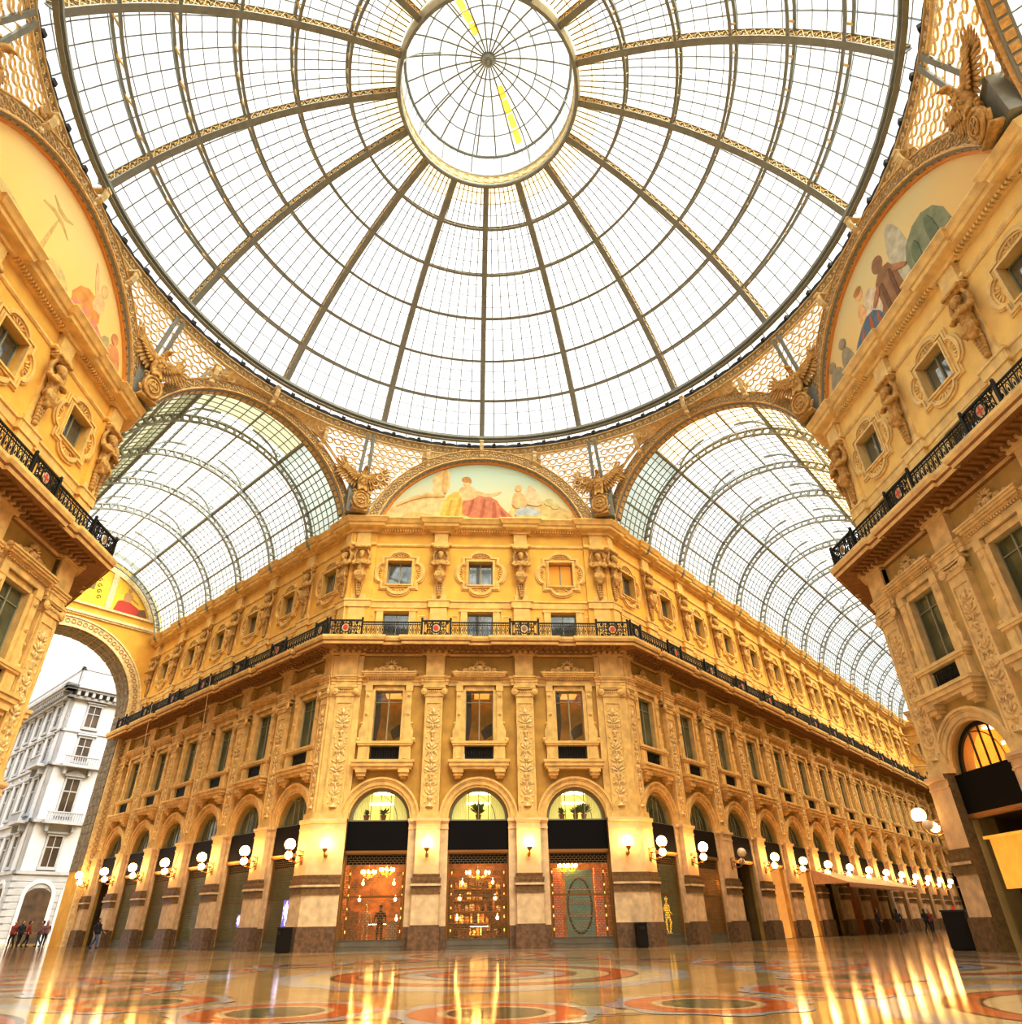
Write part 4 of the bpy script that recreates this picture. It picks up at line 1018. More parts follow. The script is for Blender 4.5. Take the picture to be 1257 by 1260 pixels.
def bracket_mesh():
    b = MB()                             # curved cream bracket tying the arch to the dome ring, local y into the wall
    pts = [(0,.55,-.55),(0,-.05,-.5),(0,-.38,-.25),(0,-.5,.1),(0,-.5,.4)]
    for i in range(4): b.bar(pts[i], pts[i+1], .26, .1, (1,0,0)) if False else b.bar(pts[i], pts[i+1], .26, .12, (0,1,1))
    b.box(-.15, .15, -.62, .5, .38, .5); b.ell((0,-.1,-.62), (.17,.2,.17), 8, 6); b.ell((0,.2,-.7), (.13,.16,.2), 8, 6)
    return b.mesh('keystone_bracket', M['cream'])
M['band2'] = mat('arch_rosette', (.62,.47,.24), .7, var=.3, scale=6)
AM = {True: arch_mesh(7.2, 8.0, 22.5, -.32, False), False: arch_mesh(6.9, 7.6, 22.8, .0, True)}
SOF = soffit_mesh(6.84, 22.8, .05, .5); SOFL = soffit_mesh(7.14, 22.5, -.3, .3); BRK = bracket_mesh()
DIRS = [(0,'over the painted lunette facing the camera'), (1,'over the mouth of the right arm'), (2,'over the painted lunette on the right'), (3,'over the mouth of the arm at the upper right edge'),
        (4,'over the rear lunette behind the camera'), (5,'over the rear left arm'), (6,'over the painted lunette on the left'), (7,'over the mouth of the left arm')]
for k, w in DIRS:
    az = k*pi/4; fac = k % 2 == 0; D = R if fac else 19.1
    AX = {1:(1,1), 3:(1,-1), 5:(-1,-1), 7:(-1,1)}.get(k)
    lx, ly, rz_ = (D*sin(az), D*cos(az), -az) if fac else (AX[0]*13.62, AX[1]*13.22, -az-AX[0]*AX[1]*.038)
    t = thing('iron_arch', 'cream openwork arch band '+w, 'arch', (lx, ly, 24.85), rz_, 'arch bands under the dome')
    put('arch_band', AM[fac], t, (0,0,-24.85)); put('coffered_soffit', SOFL if fac else SOF, t, (0,0,-24.85))
    for dphi in (-.2, 0, .2):
        rr = 8.0 if fac else 7.6; zc = 22.5 if fac else 22.8; x = D*math.tan(dphi); y = D-18.62/cos(dphi)*1.0
        z = zc+sqrt(rr*rr-x*x); f = .5 if dphi == 0 else .5
        put('keystone_bracket', BRK, t, (x, -.15 if fac else .02-.25, z-24.85+.12), 0)
def spandrel(k):
    """pierced panel above one octagon corner; k: corner index clockwise from the front right"""
    fac_first = k % 2 == 0
    ca = math.atan2(W if (k if fac_first else k+1) % 8 in (0, 4) else WS, R); az0 = k*pi/4; corner = az0+(ca if fac_first else pi/4-ca)
    b = MB()
    def bottom(az):
        on_fac = (az < corner) == fac_first
        axis = az0 if az < corner else az0+pi/4
        D, rr, zc = (R-.05, 8.02, 22.5) if on_fac else (19.05, 7.62, 22.8)
        t = abs(D*math.tan(az-axis)); z = zc+sqrt(max(.01, rr*rr-t*t)); z = max(z, 25.6)
        return D/cos(az-axis), min(z, 30.25)
    def P(az, z, off=0.):
        rb_, zb = bottom(az); f = max(0, min(1, (z-zb)/max(.05, 30.35-zb))); r = rb_+(18.6-rb_)*f - off
        return Vector((r*sin(az), r*cos(az), z))
    g = MB(); n = 24
    for i in range(n):
        a, c = az0+pi/4*i/n, az0+pi/4*(i+1)/n; za, zc_ = bottom(a)[1], bottom(c)[1]
        g.quad(P(a,za), P(c,zc_), P(c,30.36), P(a,30.36))
        if 30.36-max(za,zc_) < .8: b.mat(2).quad(P(a,za,.04), P(c,zc_,.04), P(c,30.36,.04), P(a,30.36,.04))
        else:
            b.mat(2).quad(P(a,za,.04), P(c,zc_,.04), P(c,zc_+.16,.04), P(a,za+.16,.04)); b.quad(P(a,30.2,.04), P(c,30.2,.04), P(c,30.36,.04), P(a,30.36,.04))
        b.mat(0).bar(P(a,za,.06), P(c,zc_,.06), .10, .08)
    row = 0; z = 25.5; pitch = .52
    while z < 30.3:
        m = int(pi/4*18.6/pitch)
        for i in range(m):
            az = az0+(i+.5*(row % 2)+.25)*pi/4/m; zb = bottom(az)[1]
            if z-.22 < zb or abs(az-corner) < .014 or z > 30.12: continue
            tx = Vector((cos(az), -sin(az), 0)); c = P(az, z, .05); up = Vector((0,0,1))
            b.mat(0).tube([c+tx*.225*cos(j*pi/5)+up*.225*sin(j*pi/5) for j in range(10)], .062, 4, True)
            for q in (0, 1): tt = pi/6+q*2*pi/3; b.bar(c+(tx*cos(tt)+up*sin(tt))*.24, c+(tx*cos(tt)+up*sin(tt))*.36, .09, .05)
        z += pitch*.866; row += 1
    for f in (0, 1):
        s = (-1, 1)[f]*.011
        b.mat(1).bar(P(corner+s*1.6,25.7,.16), P(corner+s,30.5,.18), .22, .1, (sin(corner),cos(corner),0)); 
    for j in range(9): b.mat(0).bar(P(corner-.012,25.9+j*.5,.12), P(corner+.012,26.3+j*.5,.12), .05, .04)
    D = math.hypot(R, W if (k if fac_first else k+1) % 8 in (0, 4) else WS); t = thing('pierced_spandrel', '', 'spandrel', (D*sin(corner), D*cos(corner), 25.4)); L = (-D*sin(corner), -D*cos(corner), -25.4)
    t['label'] = 'gilt pierced ring lattice above ' + ['the front right corner eagle','the far corner eagle of the right building','the near corner of the right building','the rear right corner','the rear left corner','the near corner of the left building','the far corner eagle of the left building','the front left corner eagle'][k]
    t['group'] = 'pierced spandrels below the dome'
    put('ring_lattice', b.mesh('ring_lattice', [M['net'], M['steel'], M['cream']]), t, L); put('spandrel_glass', g.mesh('spandrel_glass', M['pane']), t, L)
    return corner
EAG = []
def eagle_meshes():
    b = MB(); y = -.1
    b.ell((0,y,2.25), (.36,.34,.62), 12, 9); b.ell((0,y-.12,2.55), (.33,.28,.36), 10, 8)
    b.tube([(0,y-.1,2.7),(0.03,y-.22,2.98),(.06,y-.34,3.16)], [.22,.15,.14], 8); b.ell((.07,y-.40,3.2), (.16,.22,.16), 10, 7)
    b.tube([(.08,y-.55,3.2),(.10,y-.72,3.13),(.10,y-.74,3.02)], [.09,.06,.02], 6)
    for s in (-1, 1): b.tube([(s*.18,y-.05,1.9),(s*.24,y-.18,1.6),(s*.22,y-.2,1.45)], [.16,.11,.08], 7); b.ell((s*.22,y-.25,1.42), (.13,.15,.07), 8, 5)
    b.tube([(0,y+.05,1.9),(0,y+.02,1.55)], [.26,.34], 8)
    for s in (-1, 1): b.tube([(s*.25,y+.05,2.65),(s*.7,y+.05,3.0),(s*1.0,y+.05,3.3 if s < 0 else 3.2)], [.22,.2,.1], 8)
    body = voxel(b, 'eagle_body', M['sculpt'], .045, dec=.5)
    w = MB()
    def feather(s, c0, ang, L, wd, yy):
        tip = Vector((s*sin(ang)*L, 0, cos(ang)*L)); c = Vector((s*c0[0], yy, c0[1]))+tip*.5; w.ell(c, (wd,.05,L*.55), 6, 6, Matrix.Rotation(atan2(tip.x, tip.z), 4, 'Y').to_3x3())
    for s in (-1, 1):
        el, wr = (.30,2.55), (1.02,3.08)
        w.tube([(s*.2,y+.08,2.5),(s*.6,y+.06,2.72),(s*1.02,y+.06,3.08),(s*1.12,y+.06,3.3)], [.2,.17,.13,.08], 8)
        for i in range(8): feather(s, (1.0,3.05), radians(22+14*i), 1.18-.065*i, .10, y+.10+.012*i)           # primaries fan out from the wrist
        for i in range(8):
            f = i/7; feather(s, (el[0]+(wr[0]-el[0])*f, el[1]+(wr[1]-el[1])*f), radians(165-42*f), .78+.22*f, .10, y+.16-.01*i)   # secondaries hang from the arm
        for i in range(9):
            f = i/8; feather(s, (el[0]+(wr[0]-el[0])*f, el[1]+(wr[1]-el[1])*f+.05), radians(150-75*f), .46, .09, y-.02)
        for i in range(5): feather(s, (1.0,3.1), radians(30+20*i), .5, .09, y-.02)
    for i in range(5):
        a = radians(180+(-2+i)*11); tip = Vector((sin(a)*.6,0,cos(a)*.6)); w.ell(Vector((0,y+.05,1.75))+tip*.5, (.08,.05,.36), 6, 5, Matrix.Rotation(atan2(tip.x,tip.z),4,'Y').to_3x3())
    for k in range(14): w.ell((.26*cos(k*2.4)*.8, y-.33+.04*sin(k), 2.0+.07*k), (.08,.05,.10), 5, 4)
    sh = MB(); sh.ell((0,y-.05,.75), (.55,.22,.68), 16, 10); sh.tube([(.5*cos(k*pi/10), y-.2, .75+.62*sin(k*pi/10)) for k in range(20)], .08, 6, True)
    sh.tube([(.28*cos(k*pi/8), y-.26, .75+.34*sin(k*pi/8)) for k in range(16)], .04, 5, True); sh.bar((-.24,y-.27,.75),(.24,y-.27,.75), .05, .05); sh.bar((0,y-.27,.45),(0,y-.27,1.05), .05, .05)
    for s in (-1, 1): sh.tube([(s*(.45+.16*cos(t*.6)*(1-t/14)), y-.08, 1.3+.2*sin(t*.6)*(1-t/14)) for t in range(12)], .06, 5); sh.tube([(s*.3,y-.02,.1),(s*.5,y-.05,.35),(s*.62,y,.6)], [.05,.1,.05], 6)
    sh.box(-.5, .5, y-.15, y+.3, -.05, .12)
    return body, w.mesh('wings', M['sculpt'], True), sh.mesh('shield', M['sculpt'], True)
EB, EW, ES = eagle_meshes()
WORDS = ['front right corner, between the centre lunette and the right arm','far corner of the right building','near corner of the right building, at the upper right edge','rear right corner','rear left corner','near corner of the left building, at the upper left edge','far corner of the left building','front left corner, between the left arm and the centre lunette']
for k in range(8):
    ca = spandrel(k)
    if k in (3, 4): continue
    D = math.hypot(R, W if (k if k % 2 == 0 else k+1) % 8 in (0, 4) else WS)-.95
    t = thing('eagle_sculpture', 'ochre spread-winged eagle on '+WORDS[k], 'sculpture', (D*sin(ca), D*cos(ca), 24.8), -ca, 'eagle sculptures below the dome'); t.scale = (1.02,1.02,1.02)
    put('eagle_body', EB, t); put('wings', EW, t); put('shield', ES, t)
    b = MB(); b.box(-.75, .75, .25, .9, 0, 2.2); put('corner_block', b.mesh('corner_block', M['steel']), t)

# ------------------------------------------------------------------ painted lunettes
PM = {}
def pm(name, col): 
    if name not in PM: PM[name] = mat('fresco_'+name, col, .8, var=.25, scale=2.5)
    return PM[name]
def mural(az, label, items, sky):
    t = thing('lunette_mural', label, 'mural', (R*sin(az), R*cos(az), 24.7), -az, 'painted lunettes under the dome'); L = (0,0,-24.7)
    m = bpy.data.materials.new('fresco_sky'); m.use_nodes = True; nt = m.node_tree; bs = nt.nodes['Principled BSDF']; bs.inputs['Roughness'].default_value = .8
    tc = nt.nodes.new('ShaderNodeTexCoord'); mp = nt.nodes.new('ShaderNodeSeparateXYZ'); no = nt.nodes.new('ShaderNodeTexNoise'); no.inputs['Scale'].default_value = .5; no.inputs['Detail'].default_value = 5
    ad = nt.nodes.new('ShaderNodeMath'); ad.operation = 'MULTIPLY_ADD'; ad.inputs[1].default_value = .2; ad.inputs[2].default_value = -24.9*.2
    a2 = nt.nodes.new('ShaderNodeMath'); a2.operation = 'MULTIPLY_ADD'; a2.inputs[1].default_value = .5; rp = nt.nodes.new('ShaderNodeValToRGB')
    nt.links.new(tc.outputs['Object'], mp.inputs[0]); nt.links.new(tc.outputs['Object'], no.inputs['Vector']); nt.links.new(mp.outputs['Z'], ad.inputs[0])
    nt.links.new(no.outputs['Fac'], a2.inputs[0]); nt.links.new(ad.outputs[0], a2.inputs[2]); nt.links.new(a2.outputs[0], rp.inputs['Fac']); nt.links.new(rp.outputs['Color'], bs.inputs['Base Color'])
    e = rp.color_ramp.elements; e[0].position = .2; e[0].color = (*sky[0],1); e[1].position = .95; e[1].color = (*sky[2],1); x = e.new(.55); x.color = (*sky[1],1)
    b = MB(); n = 32; a0 = math.asin((24.6-22.5)/7.3)
    b.poly([(7.3*cos(a0+(pi-2*a0)*i/n), 22.5+7.3*sin(a0+(pi-2*a0)*i/n)) for i in range(n+1)], 0, .3); put('painted_ground', b.mesh('painted_ground', m), t, L)
    y = -.004
    for nm, col, shapes in items:
        b = MB()
        for sh in shapes:
            if sh[0] == 'p': b.poly(smooth_poly(sh[1]), y, .0)
            else: b.poly([(sh[1]+sh[3]*cos(k*pi/9), sh[2]+sh[4]*sin(k*pi/9)) for k in range(18)], y, 0)
            y -= .003
        put(nm, b.mesh(nm, pm(nm, col)), t, L)
    b = MB(); b.arcband(0, 22.5, 7.0, 7.22, -.12, 0, a0, pi-a0, 40); put('gilt_border', b.mesh('gilt_border', mat('orange_gilt_border', (.75,.38,.08), .5)), t, L)
def smooth_poly(p):
    for _ in range(1):
        q = []
        for i in range(len(p)):
            a, b = p[i], p[(i+1) % len(p)]; q += [(a[0]*.75+b[0]*.25, a[1]*.75+b[1]*.25), (a[0]*.25+b[0]*.75, a[1]*.25+b[1]*.75)]
        p = q
    return p
FL_, SK = (.85,.55,.30), 'e'
mural(0, 'painted lunette facing the camera, seated figure in a red robe under a pale sky', [
  ('painted_wall', (.86,.66,.36), [('p',[(-6.6,24.6),(-6.4,25.6),(-4.2,27.0),(-2.4,27.0),(-2.4,24.6)])]),
  ('painted_column', (.90,.68,.36), [('p',[(-3.4,26.8),(-3.4,28.6),(-2.2,29.3),(-2.2,26.8)])]),
  ('painted_hills', (.80,.62,.30), [('p',[(1.6,24.6),(2.2,26.2),(3.6,26.6),(5.0,26.3),(6.6,25.2),(6.8,24.6)])]),
  ('yellow_drapery', (.88,.60,.16), [('p',[(-2.9,24.6),(-2.5,26.6),(-1.7,27.2),(-.9,26.8),(-1.1,25.4),(-1.0,24.6)])]),
  ('red_robe', (.68,.30,.17), [('p',[(-1.3,24.8),(-1.3,26.6),(-.2,26.8),(1.0,26.6),(1.4,25.8),(2.6,24.7)])]),
  ('painted_figure', (.90,.62,.34), [('p',[(-1.5,26.3),(-1.6,27.2),(-1.3,27.6),(-.7,27.6),(-.3,27.2),(-.3,26.5)]), ('e',-1.0,27.95,.3,.36), ('p',[(-.5,27.3),(.5,26.9),(1.4,27.2),(1.4,27.0),(.5,26.6),(-.5,26.9)])]),
  ('painted_hair', (.62,.36,.14), [('e',-1.05,28.12,.32,.26),('e',-.78,27.98,.1,.2)]),
  ('robe_folds', (.54,.20,.10), [('p',[(-1.0,25.2),(-.6,26.5),(-.45,26.5),(-.7,25.2)]),('p',[(-.2,24.8),(.2,26.5),(.35,26.45),(.15,24.8)]),('p',[(.7,24.8),(.8,26.3),(1.0,26.2),(1.1,24.8)]),('p',[(1.5,24.75),(1.3,25.6),(1.5,25.5),(2.0,24.75)])]),
  ('drapery_folds', (.72,.46,.10), [('p',[(-2.5,24.7),(-2.1,26.4),(-1.95,26.4),(-2.2,24.7)]),('p',[(-1.9,24.7),(-1.5,26.7),(-1.35,26.6),(-1.6,24.7)])]),
  ('painted_tree', (.70,.62,.32), [('e',4.7,26.3,.35,.3),('e',5.1,26.0,.3,.25)]),
  ('column_shade', (.78,.54,.24), [('p',[(-2.7,26.9),(-2.7,28.9),(-2.35,29.0),(-2.35,26.9)]),('p',[(-6.3,25.5),(-4.2,26.8),(-2.5,26.8),(-2.5,26.6),(-4.2,26.6)])]),
  ('winged_child', (.88,.58,.30), [('p',[(2.1,25.8),(2.2,26.9),(2.6,27.2),(3.1,26.8),(3.2,25.8)]), ('e',2.6,27.45,.24,.28)]),
  ('painted_wing', (.86,.66,.42), [('p',[(3.0,26.2),(3.2,27.6),(3.6,27.7),(4.3,26.2),(3.8,25.9)])]),
  ('blue_cloth', (.55,.62,.62), [('p',[(2.2,25.1),(2.6,25.9),(3.6,25.9),(4.3,25.2),(3.4,24.8)]), ('p',[(.9,24.7),(1.5,25.1),(2.7,24.9),(2.4,24.6)])]),
  ('painted_flowers', (.84,.56,.24), [('e',-4.4,25.0,.9,.3),('e',-3.7,24.9,.6,.25)]), ('painted_meadow', (.80,.60,.28), [('e',3.2,24.9,1.0,.3),('e',4.3,25.0,.9,.3),('e',5.2,25.1,.8,.3)])],
  ((.86,.66,.34), (.74,.74,.50), (.60,.74,.62)))
mural(pi/2, 'painted lunette of the right building, figures in white and blue robes', [
  ('painted_smoke', (.66,.66,.56), [('p',[(.6,24.8),(.4,27.2),(1.0,29.2),(1.6,28.4),(1.8,26.6),(2.6,24.8)])]),
  ('green_foliage', (.35,.40,.28), [('p',[(1.4,24.8),(1.2,26.6),(2.6,27.4),(3.8,26.6),(4.0,24.8)])]),
  ('brown_figure', (.42,.26,.14), [('p',[(-1.0,24.8),(-.9,27.0),(-.2,27.6),(.6,27.2),(.8,24.8)]), ('e',-.2,27.9,.4,.45)]),
  ('white_robe', (.80,.72,.60), [('p',[(-2.0,25.4),(-1.9,27.0),(-1.3,27.6),(-.8,27.0),(-.8,25.4)])]),
  ('blue_robe', (.18,.28,.40), [('p',[(-4.0,24.7),(-3.4,25.6),(-2.2,26.4),(-1.2,26.2),(-.7,24.7)])]),
  ('painted_figure', (.62,.36,.20), [('e',-1.9,27.9,.3,.34), ('p',[(-2.5,26.2),(-2.4,27.2),(-1.9,27.4),(-1.8,26.4)])]),
  ('painted_hair', (.25,.12,.06), [('e',-1.9,28.1,.32,.22)]),
  ('robe_folds', (.10,.17,.27), [('p',[(-3.2,24.7),(-2.5,26.1),(-2.3,26.1),(-2.9,24.7)]),('p',[(-2.3,24.7),(-1.8,26.2),(-1.6,26.1),(-1.9,24.7)]),('p',[(-1.5,24.7),(-1.3,25.9),(-1.1,25.8),(-1.2,24.7)])]),
  ('figure_shade', (.28,.16,.08), [('p',[(-.6,24.8),(-.5,26.8),(-.3,26.8),(-.3,24.8)]),('p',[(.1,24.8),(.2,27.0),(.4,26.9),(.35,24.8)])]),
  ('painted_arm', (.55,.32,.17), [('p',[(-.7,27.0),(-1.4,26.3),(-1.2,26.1),(-.5,26.7)])]), ('painted_arm', (.53,.31,.17), [('p',[(.5,27.0),(1.3,26.2),(1.2,26.0),(.4,26.6)])]),
  ('foliage_shade', (.24,.30,.20), [('p',[(1.6,25.0),(1.7,26.3),(2.2,26.6),(2.1,25.0)]),('p',[(2.7,25.0),(2.8,26.8),(3.2,26.7),(3.3,25.0)])]),
  ('grey_figures', (.46,.42,.32), [('p',[(-6.0,24.7),(-5.8,25.9),(-5.2,26.3),(-4.7,25.8),(-4.4,24.7)]), ('e',-5.4,26.4,.3,.3), ('p',[(-4.6,24.7),(-4.5,26.2),(-4.0,26.6),(-3.6,25.8),(-3.5,24.7)]), ('e',-4.1,26.8,.28,.3)])],
  ((.86,.62,.28), (.84,.68,.36), (.78,.72,.46)))
mural(-pi/2, 'painted lunette of the left building, figures in pink and orange drapery by palms', [
  ('painted_palm', (.70,.52,.22), [('p',[(-1.2,24.8),(-.9,27.6),(-.8,27.6),(-.9,24.8)]), ('p',[(-2.2,27.2),(-.9,27.9),(.3,27.2),(-.9,27.6)]), ('p',[(-1.8,28.3),(-.8,27.7),(.1,28.4),(-.8,28.0)])]),
  ('orange_drapery', (.82,.40,.12), [('p',[(1.2,25.4),(1.8,26.8),(3.2,27.0),(3.6,25.8),(2.6,25.0)])]),
  ('pink_drapery', (.80,.34,.26), [('p',[(1.2,24.8),(1.6,25.7),(3.2,26.0),(4.2,25.6),(4.3,24.8)])]),
  ('painted_figure', (.80,.46,.20), [('p',[(2.6,26.2),(2.7,27.3),(3.3,27.5),(3.6,26.6)]), ('e',3.1,27.8,.28,.34), ('p',[(1.9,28.4),(2.6,27.0),(2.9,27.1),(2.1,28.5)])]),
  ('drapery_folds', (.66,.26,.16), [('p',[(1.7,24.9),(2.0,25.7),(2.2,25.7),(2.0,24.9)]),('p',[(2.6,24.9),(2.8,25.9),(3.0,25.9),(2.9,24.9)]),('p',[(3.4,24.9),(3.4,25.7),(3.6,25.6),(3.7,24.9)])]),
  ('grey_drapery', (.58,.48,.26), [('p',[(3.8,24.8),(4.0,25.9),(4.6,26.2),(5.0,24.8)])]),
  ('second_figure', (.78,.40,.18), [('p',[(4.8,24.8),(4.6,25.9),(5.2,26.4),(5.8,25.8),(6.0,24.8)]), ('e',4.9,26.5,.28,.3)]),
  ('painted_bush', (.72,.58,.28), [('e',-3.2,25.2,1.2,.5),('e',-2.4,25.1,.7,.4)]), ('painted_bush', (.70,.56,.28), [('e',.2,25.2,.9,.6)])],
  ((.90,.62,.26), (.93,.68,.28), (.93,.72,.36)))

# ------------------------------------------------------------------ glass vaults over the arms
def vault(az, length, bays, label, tint, first=4.82):
    t = thing('glass_vault', label, 'vault', (13.505*(1 if sin(az) > 0 else -1), 13.1*(1 if cos(az) > 0 else -1), 24.8), -az, 'glass barrel vaults of the arms'); L = -24.8
    zc, rv, rc = 23.35, 7.3, 8.12; A0 = radians(11.5); AC0, AC1 = radians(61), radians(119)
    P = lambda r, a, y: (r*cos(a), y, zc+r*sin(a))
    b = MB(); n = 34
    for i in range(n):
        a, c = A0-.08+(pi-2*A0+.16)*i/n, A0-.08+(pi-2*A0+.16)*(i+1)/n; u = (cos(a),0,sin(a))
        b.bar(P(6.78,a,0), P(6.78,c,0), .16, .10, u); b.bar(P(7.2,a,0), P(7.2,c,0), .16, .10, u); b.bar(P(6.8,a,0), P(7.2,a,0), .14, .2, (0,1,0))
    for s in (A0-.08, pi-A0+.08): b.ell(P(7.0,s,0), (.2,.14,.28), 8, 6)
    rib = b.mesh('rib', M['steel'])
    def zone(a0, a1, r, nn):
        g = MB(); bars = MB(); m = 8
        for j in range(nn):
            a, c = a0+(a1-a0)*j/nn, a0+(a1-a0)*(j+1)/nn
            g.quad(P(r,a,0), P(r,c,0), P(r,c,5), P(r,a,5))
            if j % 4 == 0: bars.bar(P(r-.1,a,0), P(r-.1,a,5), .10, .16, (cos(a),0,sin(a)))
            else: bars.bar(P(r-.03,a,0), P(r-.03,a,5), .05, .05, (cos(a),0,sin(a)))
            for k in range(m): bars.bar(P(r-.03,a,5*(k+.5)/m), P(r-.03,c,5*(k+.5)/m), .05, .05, (cos(a),0,sin(a)))
        a = a1; bars.bar(P(r-.1,a,0), P(r-.1,a,5), .10, .16, (cos(a),0,sin(a)))
        return g, bars.mesh('glazing_bars', M['dsteel' if False else 'steel'])
    zs = [zone(A0, AC0, rv, 12), zone(AC0, AC1, rc, 10), zone(AC1, pi-A0, rv, 12)]
    pm_ = {}
    brs = []
    for a, s in ((AC0, 1), (AC1, -1)):
        br = MB()
        br.bar(P(rv,a,0), P(rv,a,5), .18, .22); br.bar(P(rc,a,0), P(rc,a,5), .10, .1)
        for k in range(12): br.bar(P(rv,a,5*k/12), P(rc,a,5*k/12), .04, .04)
        arc = [(rv-.3+(rc-.1-rv+.3)*(1-(1-k/9)**2), a+s*.36*(k/9)**1.3) for k in range(10)]
        for k in range(9): br.bar(P(arc[k][0],arc[k][1],0), P(arc[k+1][0],arc[k+1][1],0), .12, .10)
        br.bar(P(rv-.35,a,0), P(rc,a,0), .12, .12); br.tube([P(7.68+.13*cos(k*pi/4),a+s*.055+.018*sin(k*pi/4),0) for k in range(8)], .05, 4, True); br.ell(P(rv-.4,a,0), (.1,.1,.16), 6, 5)
        brs.append(br.mesh('clerestory_beam', M['steel']))
    sg = MB()
    for a in (AC0, AC1): sg.quad(P(rv,a,0), P(rc,a,0), P(rc,a,5), P(rv,a,5))
    sg = sg.mesh('clerestory_glass', M['pane'])
    ys = [.35] + [first+BA*k for k in range(bays)]
    for i, y in enumerate(ys):
        y1 = ys[i+1] if i+1 < len(ys) else min(length, y+BA); sc = (y1-y)/5
        if i > 0: put('rib', rib, t, (0,y,L))
        for z, (g, bars) in enumerate(zs):
            key = (z, tint(i, z))
            if key not in pm_: pm_[key] = g.mesh('glazing', M[key[1]])
            p = put('glazing', pm_[key], t, (0,y,L)); p.scale.y = sc; put('glazing_bars', bars, p)
        c = put('clerestory_beam', brs[0], t, (0,y,L)); c.scale.y = sc; put('clerestory_beam', brs[1], t, (0,y,L)).scale.y = sc; put('clerestory_glass', sg, c)
    return t
def tintL(i, z):
    if i == 0: return ('greyglass', 'tint', 'tint')[z]
    if z == 2 and i < 4: return 'tint'
    return 'pane'
def tintR(i, z):
    if i == 0: return ('blind', 'blind', 'greyglass')[z]
    if z == 0 and i < 6: return 'blind'
    return 'pane'
vault(-pi/4, 30.6, 6, 'glass barrel vault over the left arm, ending at the archway', tintL)
vault(pi/4, 72, 14, 'long glass barrel vault over the right arm', tintR)
vault(3*pi/4, 14, 2, 'glass barrel vault at the upper right edge of the picture', lambda i, z: 'pane')
vault(-3*pi/4, 14, 2, 'glass barrel vault of the rear left arm, behind the upper left edge', lambda i, z: 'pane')

# ------------------------------------------------------------------ lamps
def globe(c, r, m, name='globe'):
    b = MB(); b.ell(c, (r,r,r), 16, 10); return b.mesh(name, m, True)
g1 = globe((0,-.42,0), .27, M['globe']); b = MB()
b.lathe([(0,-.62),(.04,-.6),(.05,-.5),(.03,-.42),(.1,-.34),(.15,-.26),(.16,-.2)], 10, (0,-.42,0)); b.tube([(0,0,-.55),(0,-.2,-.62),(0,-.42,-.55)], .03, 6); b.ell((0,-.02,-.52), (.08,.05,.12), 8, 6)
k1 = b.mesh('bracket', M['bronze'], True)
for i, x in enumerate((-7.75, -BF/2, BF/2, 7.75)):
    t = thing('wall_lamp', 'single lit globe lamp on the front facade, '+['on the left corner pier','on the pier left of the middle shop','on the pier right of the middle shop','on the right corner pier'][i], 'lamp', (x, R-.42, 4.7), 0, 'single globe wall lamps of the front facade')
    put('globe', g1, t); put('bracket', k1, t)
ga = globe((0,-.78,.45), .27, M['globe']); gb = globe((.55,-.45,.0), .19, M['globe']); gc = globe((-.55,-.45,.0), .19, M['globe'])
gau = globe((0,-.78,.45), .27, M['unlit']); gbu = globe((.55,-.45,.0), .19, M['unlit'])
b = MB(); b.tube([(0,0,-.25),(0,-.3,-.4),(0,-.62,-.25),(0,-.78,.0),(0,-.78,.15)], .03, 6)
for s in (-1, 1): b.tube([(0,-.05,-.1),(s*.25,-.2,-.32),(s*.5,-.4,-.28),(s*.55,-.45,-.12)], .022, 6)
b.tube([(0,-.25+.2*cos(t*.55)*(1-t/16), .05+.2*sin(t*.55)*(1-t/16)) for t in range(15)], .022, 5)
b.lathe([(0,.12),(.12,.16),(.16,.24)], 10, (0,-.78,0)); b.box(-.1, .1, -.03, 0, -.45, .2)
for s in (-1, 1): b.lathe([(0,-.14),(.1,-.12),(.13,-.06)], 8, (s*.55,-.45,0))
k3 = b.mesh('bracket', M['bronze'])
def arm_lamp(F, bl, s, label, mirror, lit=True, three=False):
    l, rz = F(s, .42); l = Vector(l)+wpos(bl)
    t = thing('wall_lamp', label, 'lamp', (l.x, l.y, 4.25), rz, 'bracket globe lamps along the arms')
    put('globe', ga if lit else gau, t); put('globe', (gb if mirror > 0 else gc) if lit and not three else gbu, t); put('bracket', k3, t)
    if three: put('globe', gc, t)
arm_lamp(FL, centre, .3, 'bracket globe lamp on the left corner pier, turned into the left arm', -1)
for k in range(NL): arm_lamp(FL, centre, S0+BA*(k+.5), f'lit bracket globe lamp in the left arm, {ORD[k+1]} from the corner', -1)
arm_lamp(FR, centre, .3, 'bracket globe lamp on the right corner pier, turned into the right arm', 1)
for k in range(13):
    arm_lamp(FR, centre, S0+BA*(k+.5), ('unlit opal bracket lamp in the right arm, third from the corner' if k == 1 else f'lit bracket globe lamp in the right arm, {ORD[k+1]} from the corner'), 1, k != 1)
arm_lamp(RG, rb, .35, 'three-globe bracket lamp on the corner pier of the right building', 1, True, True)

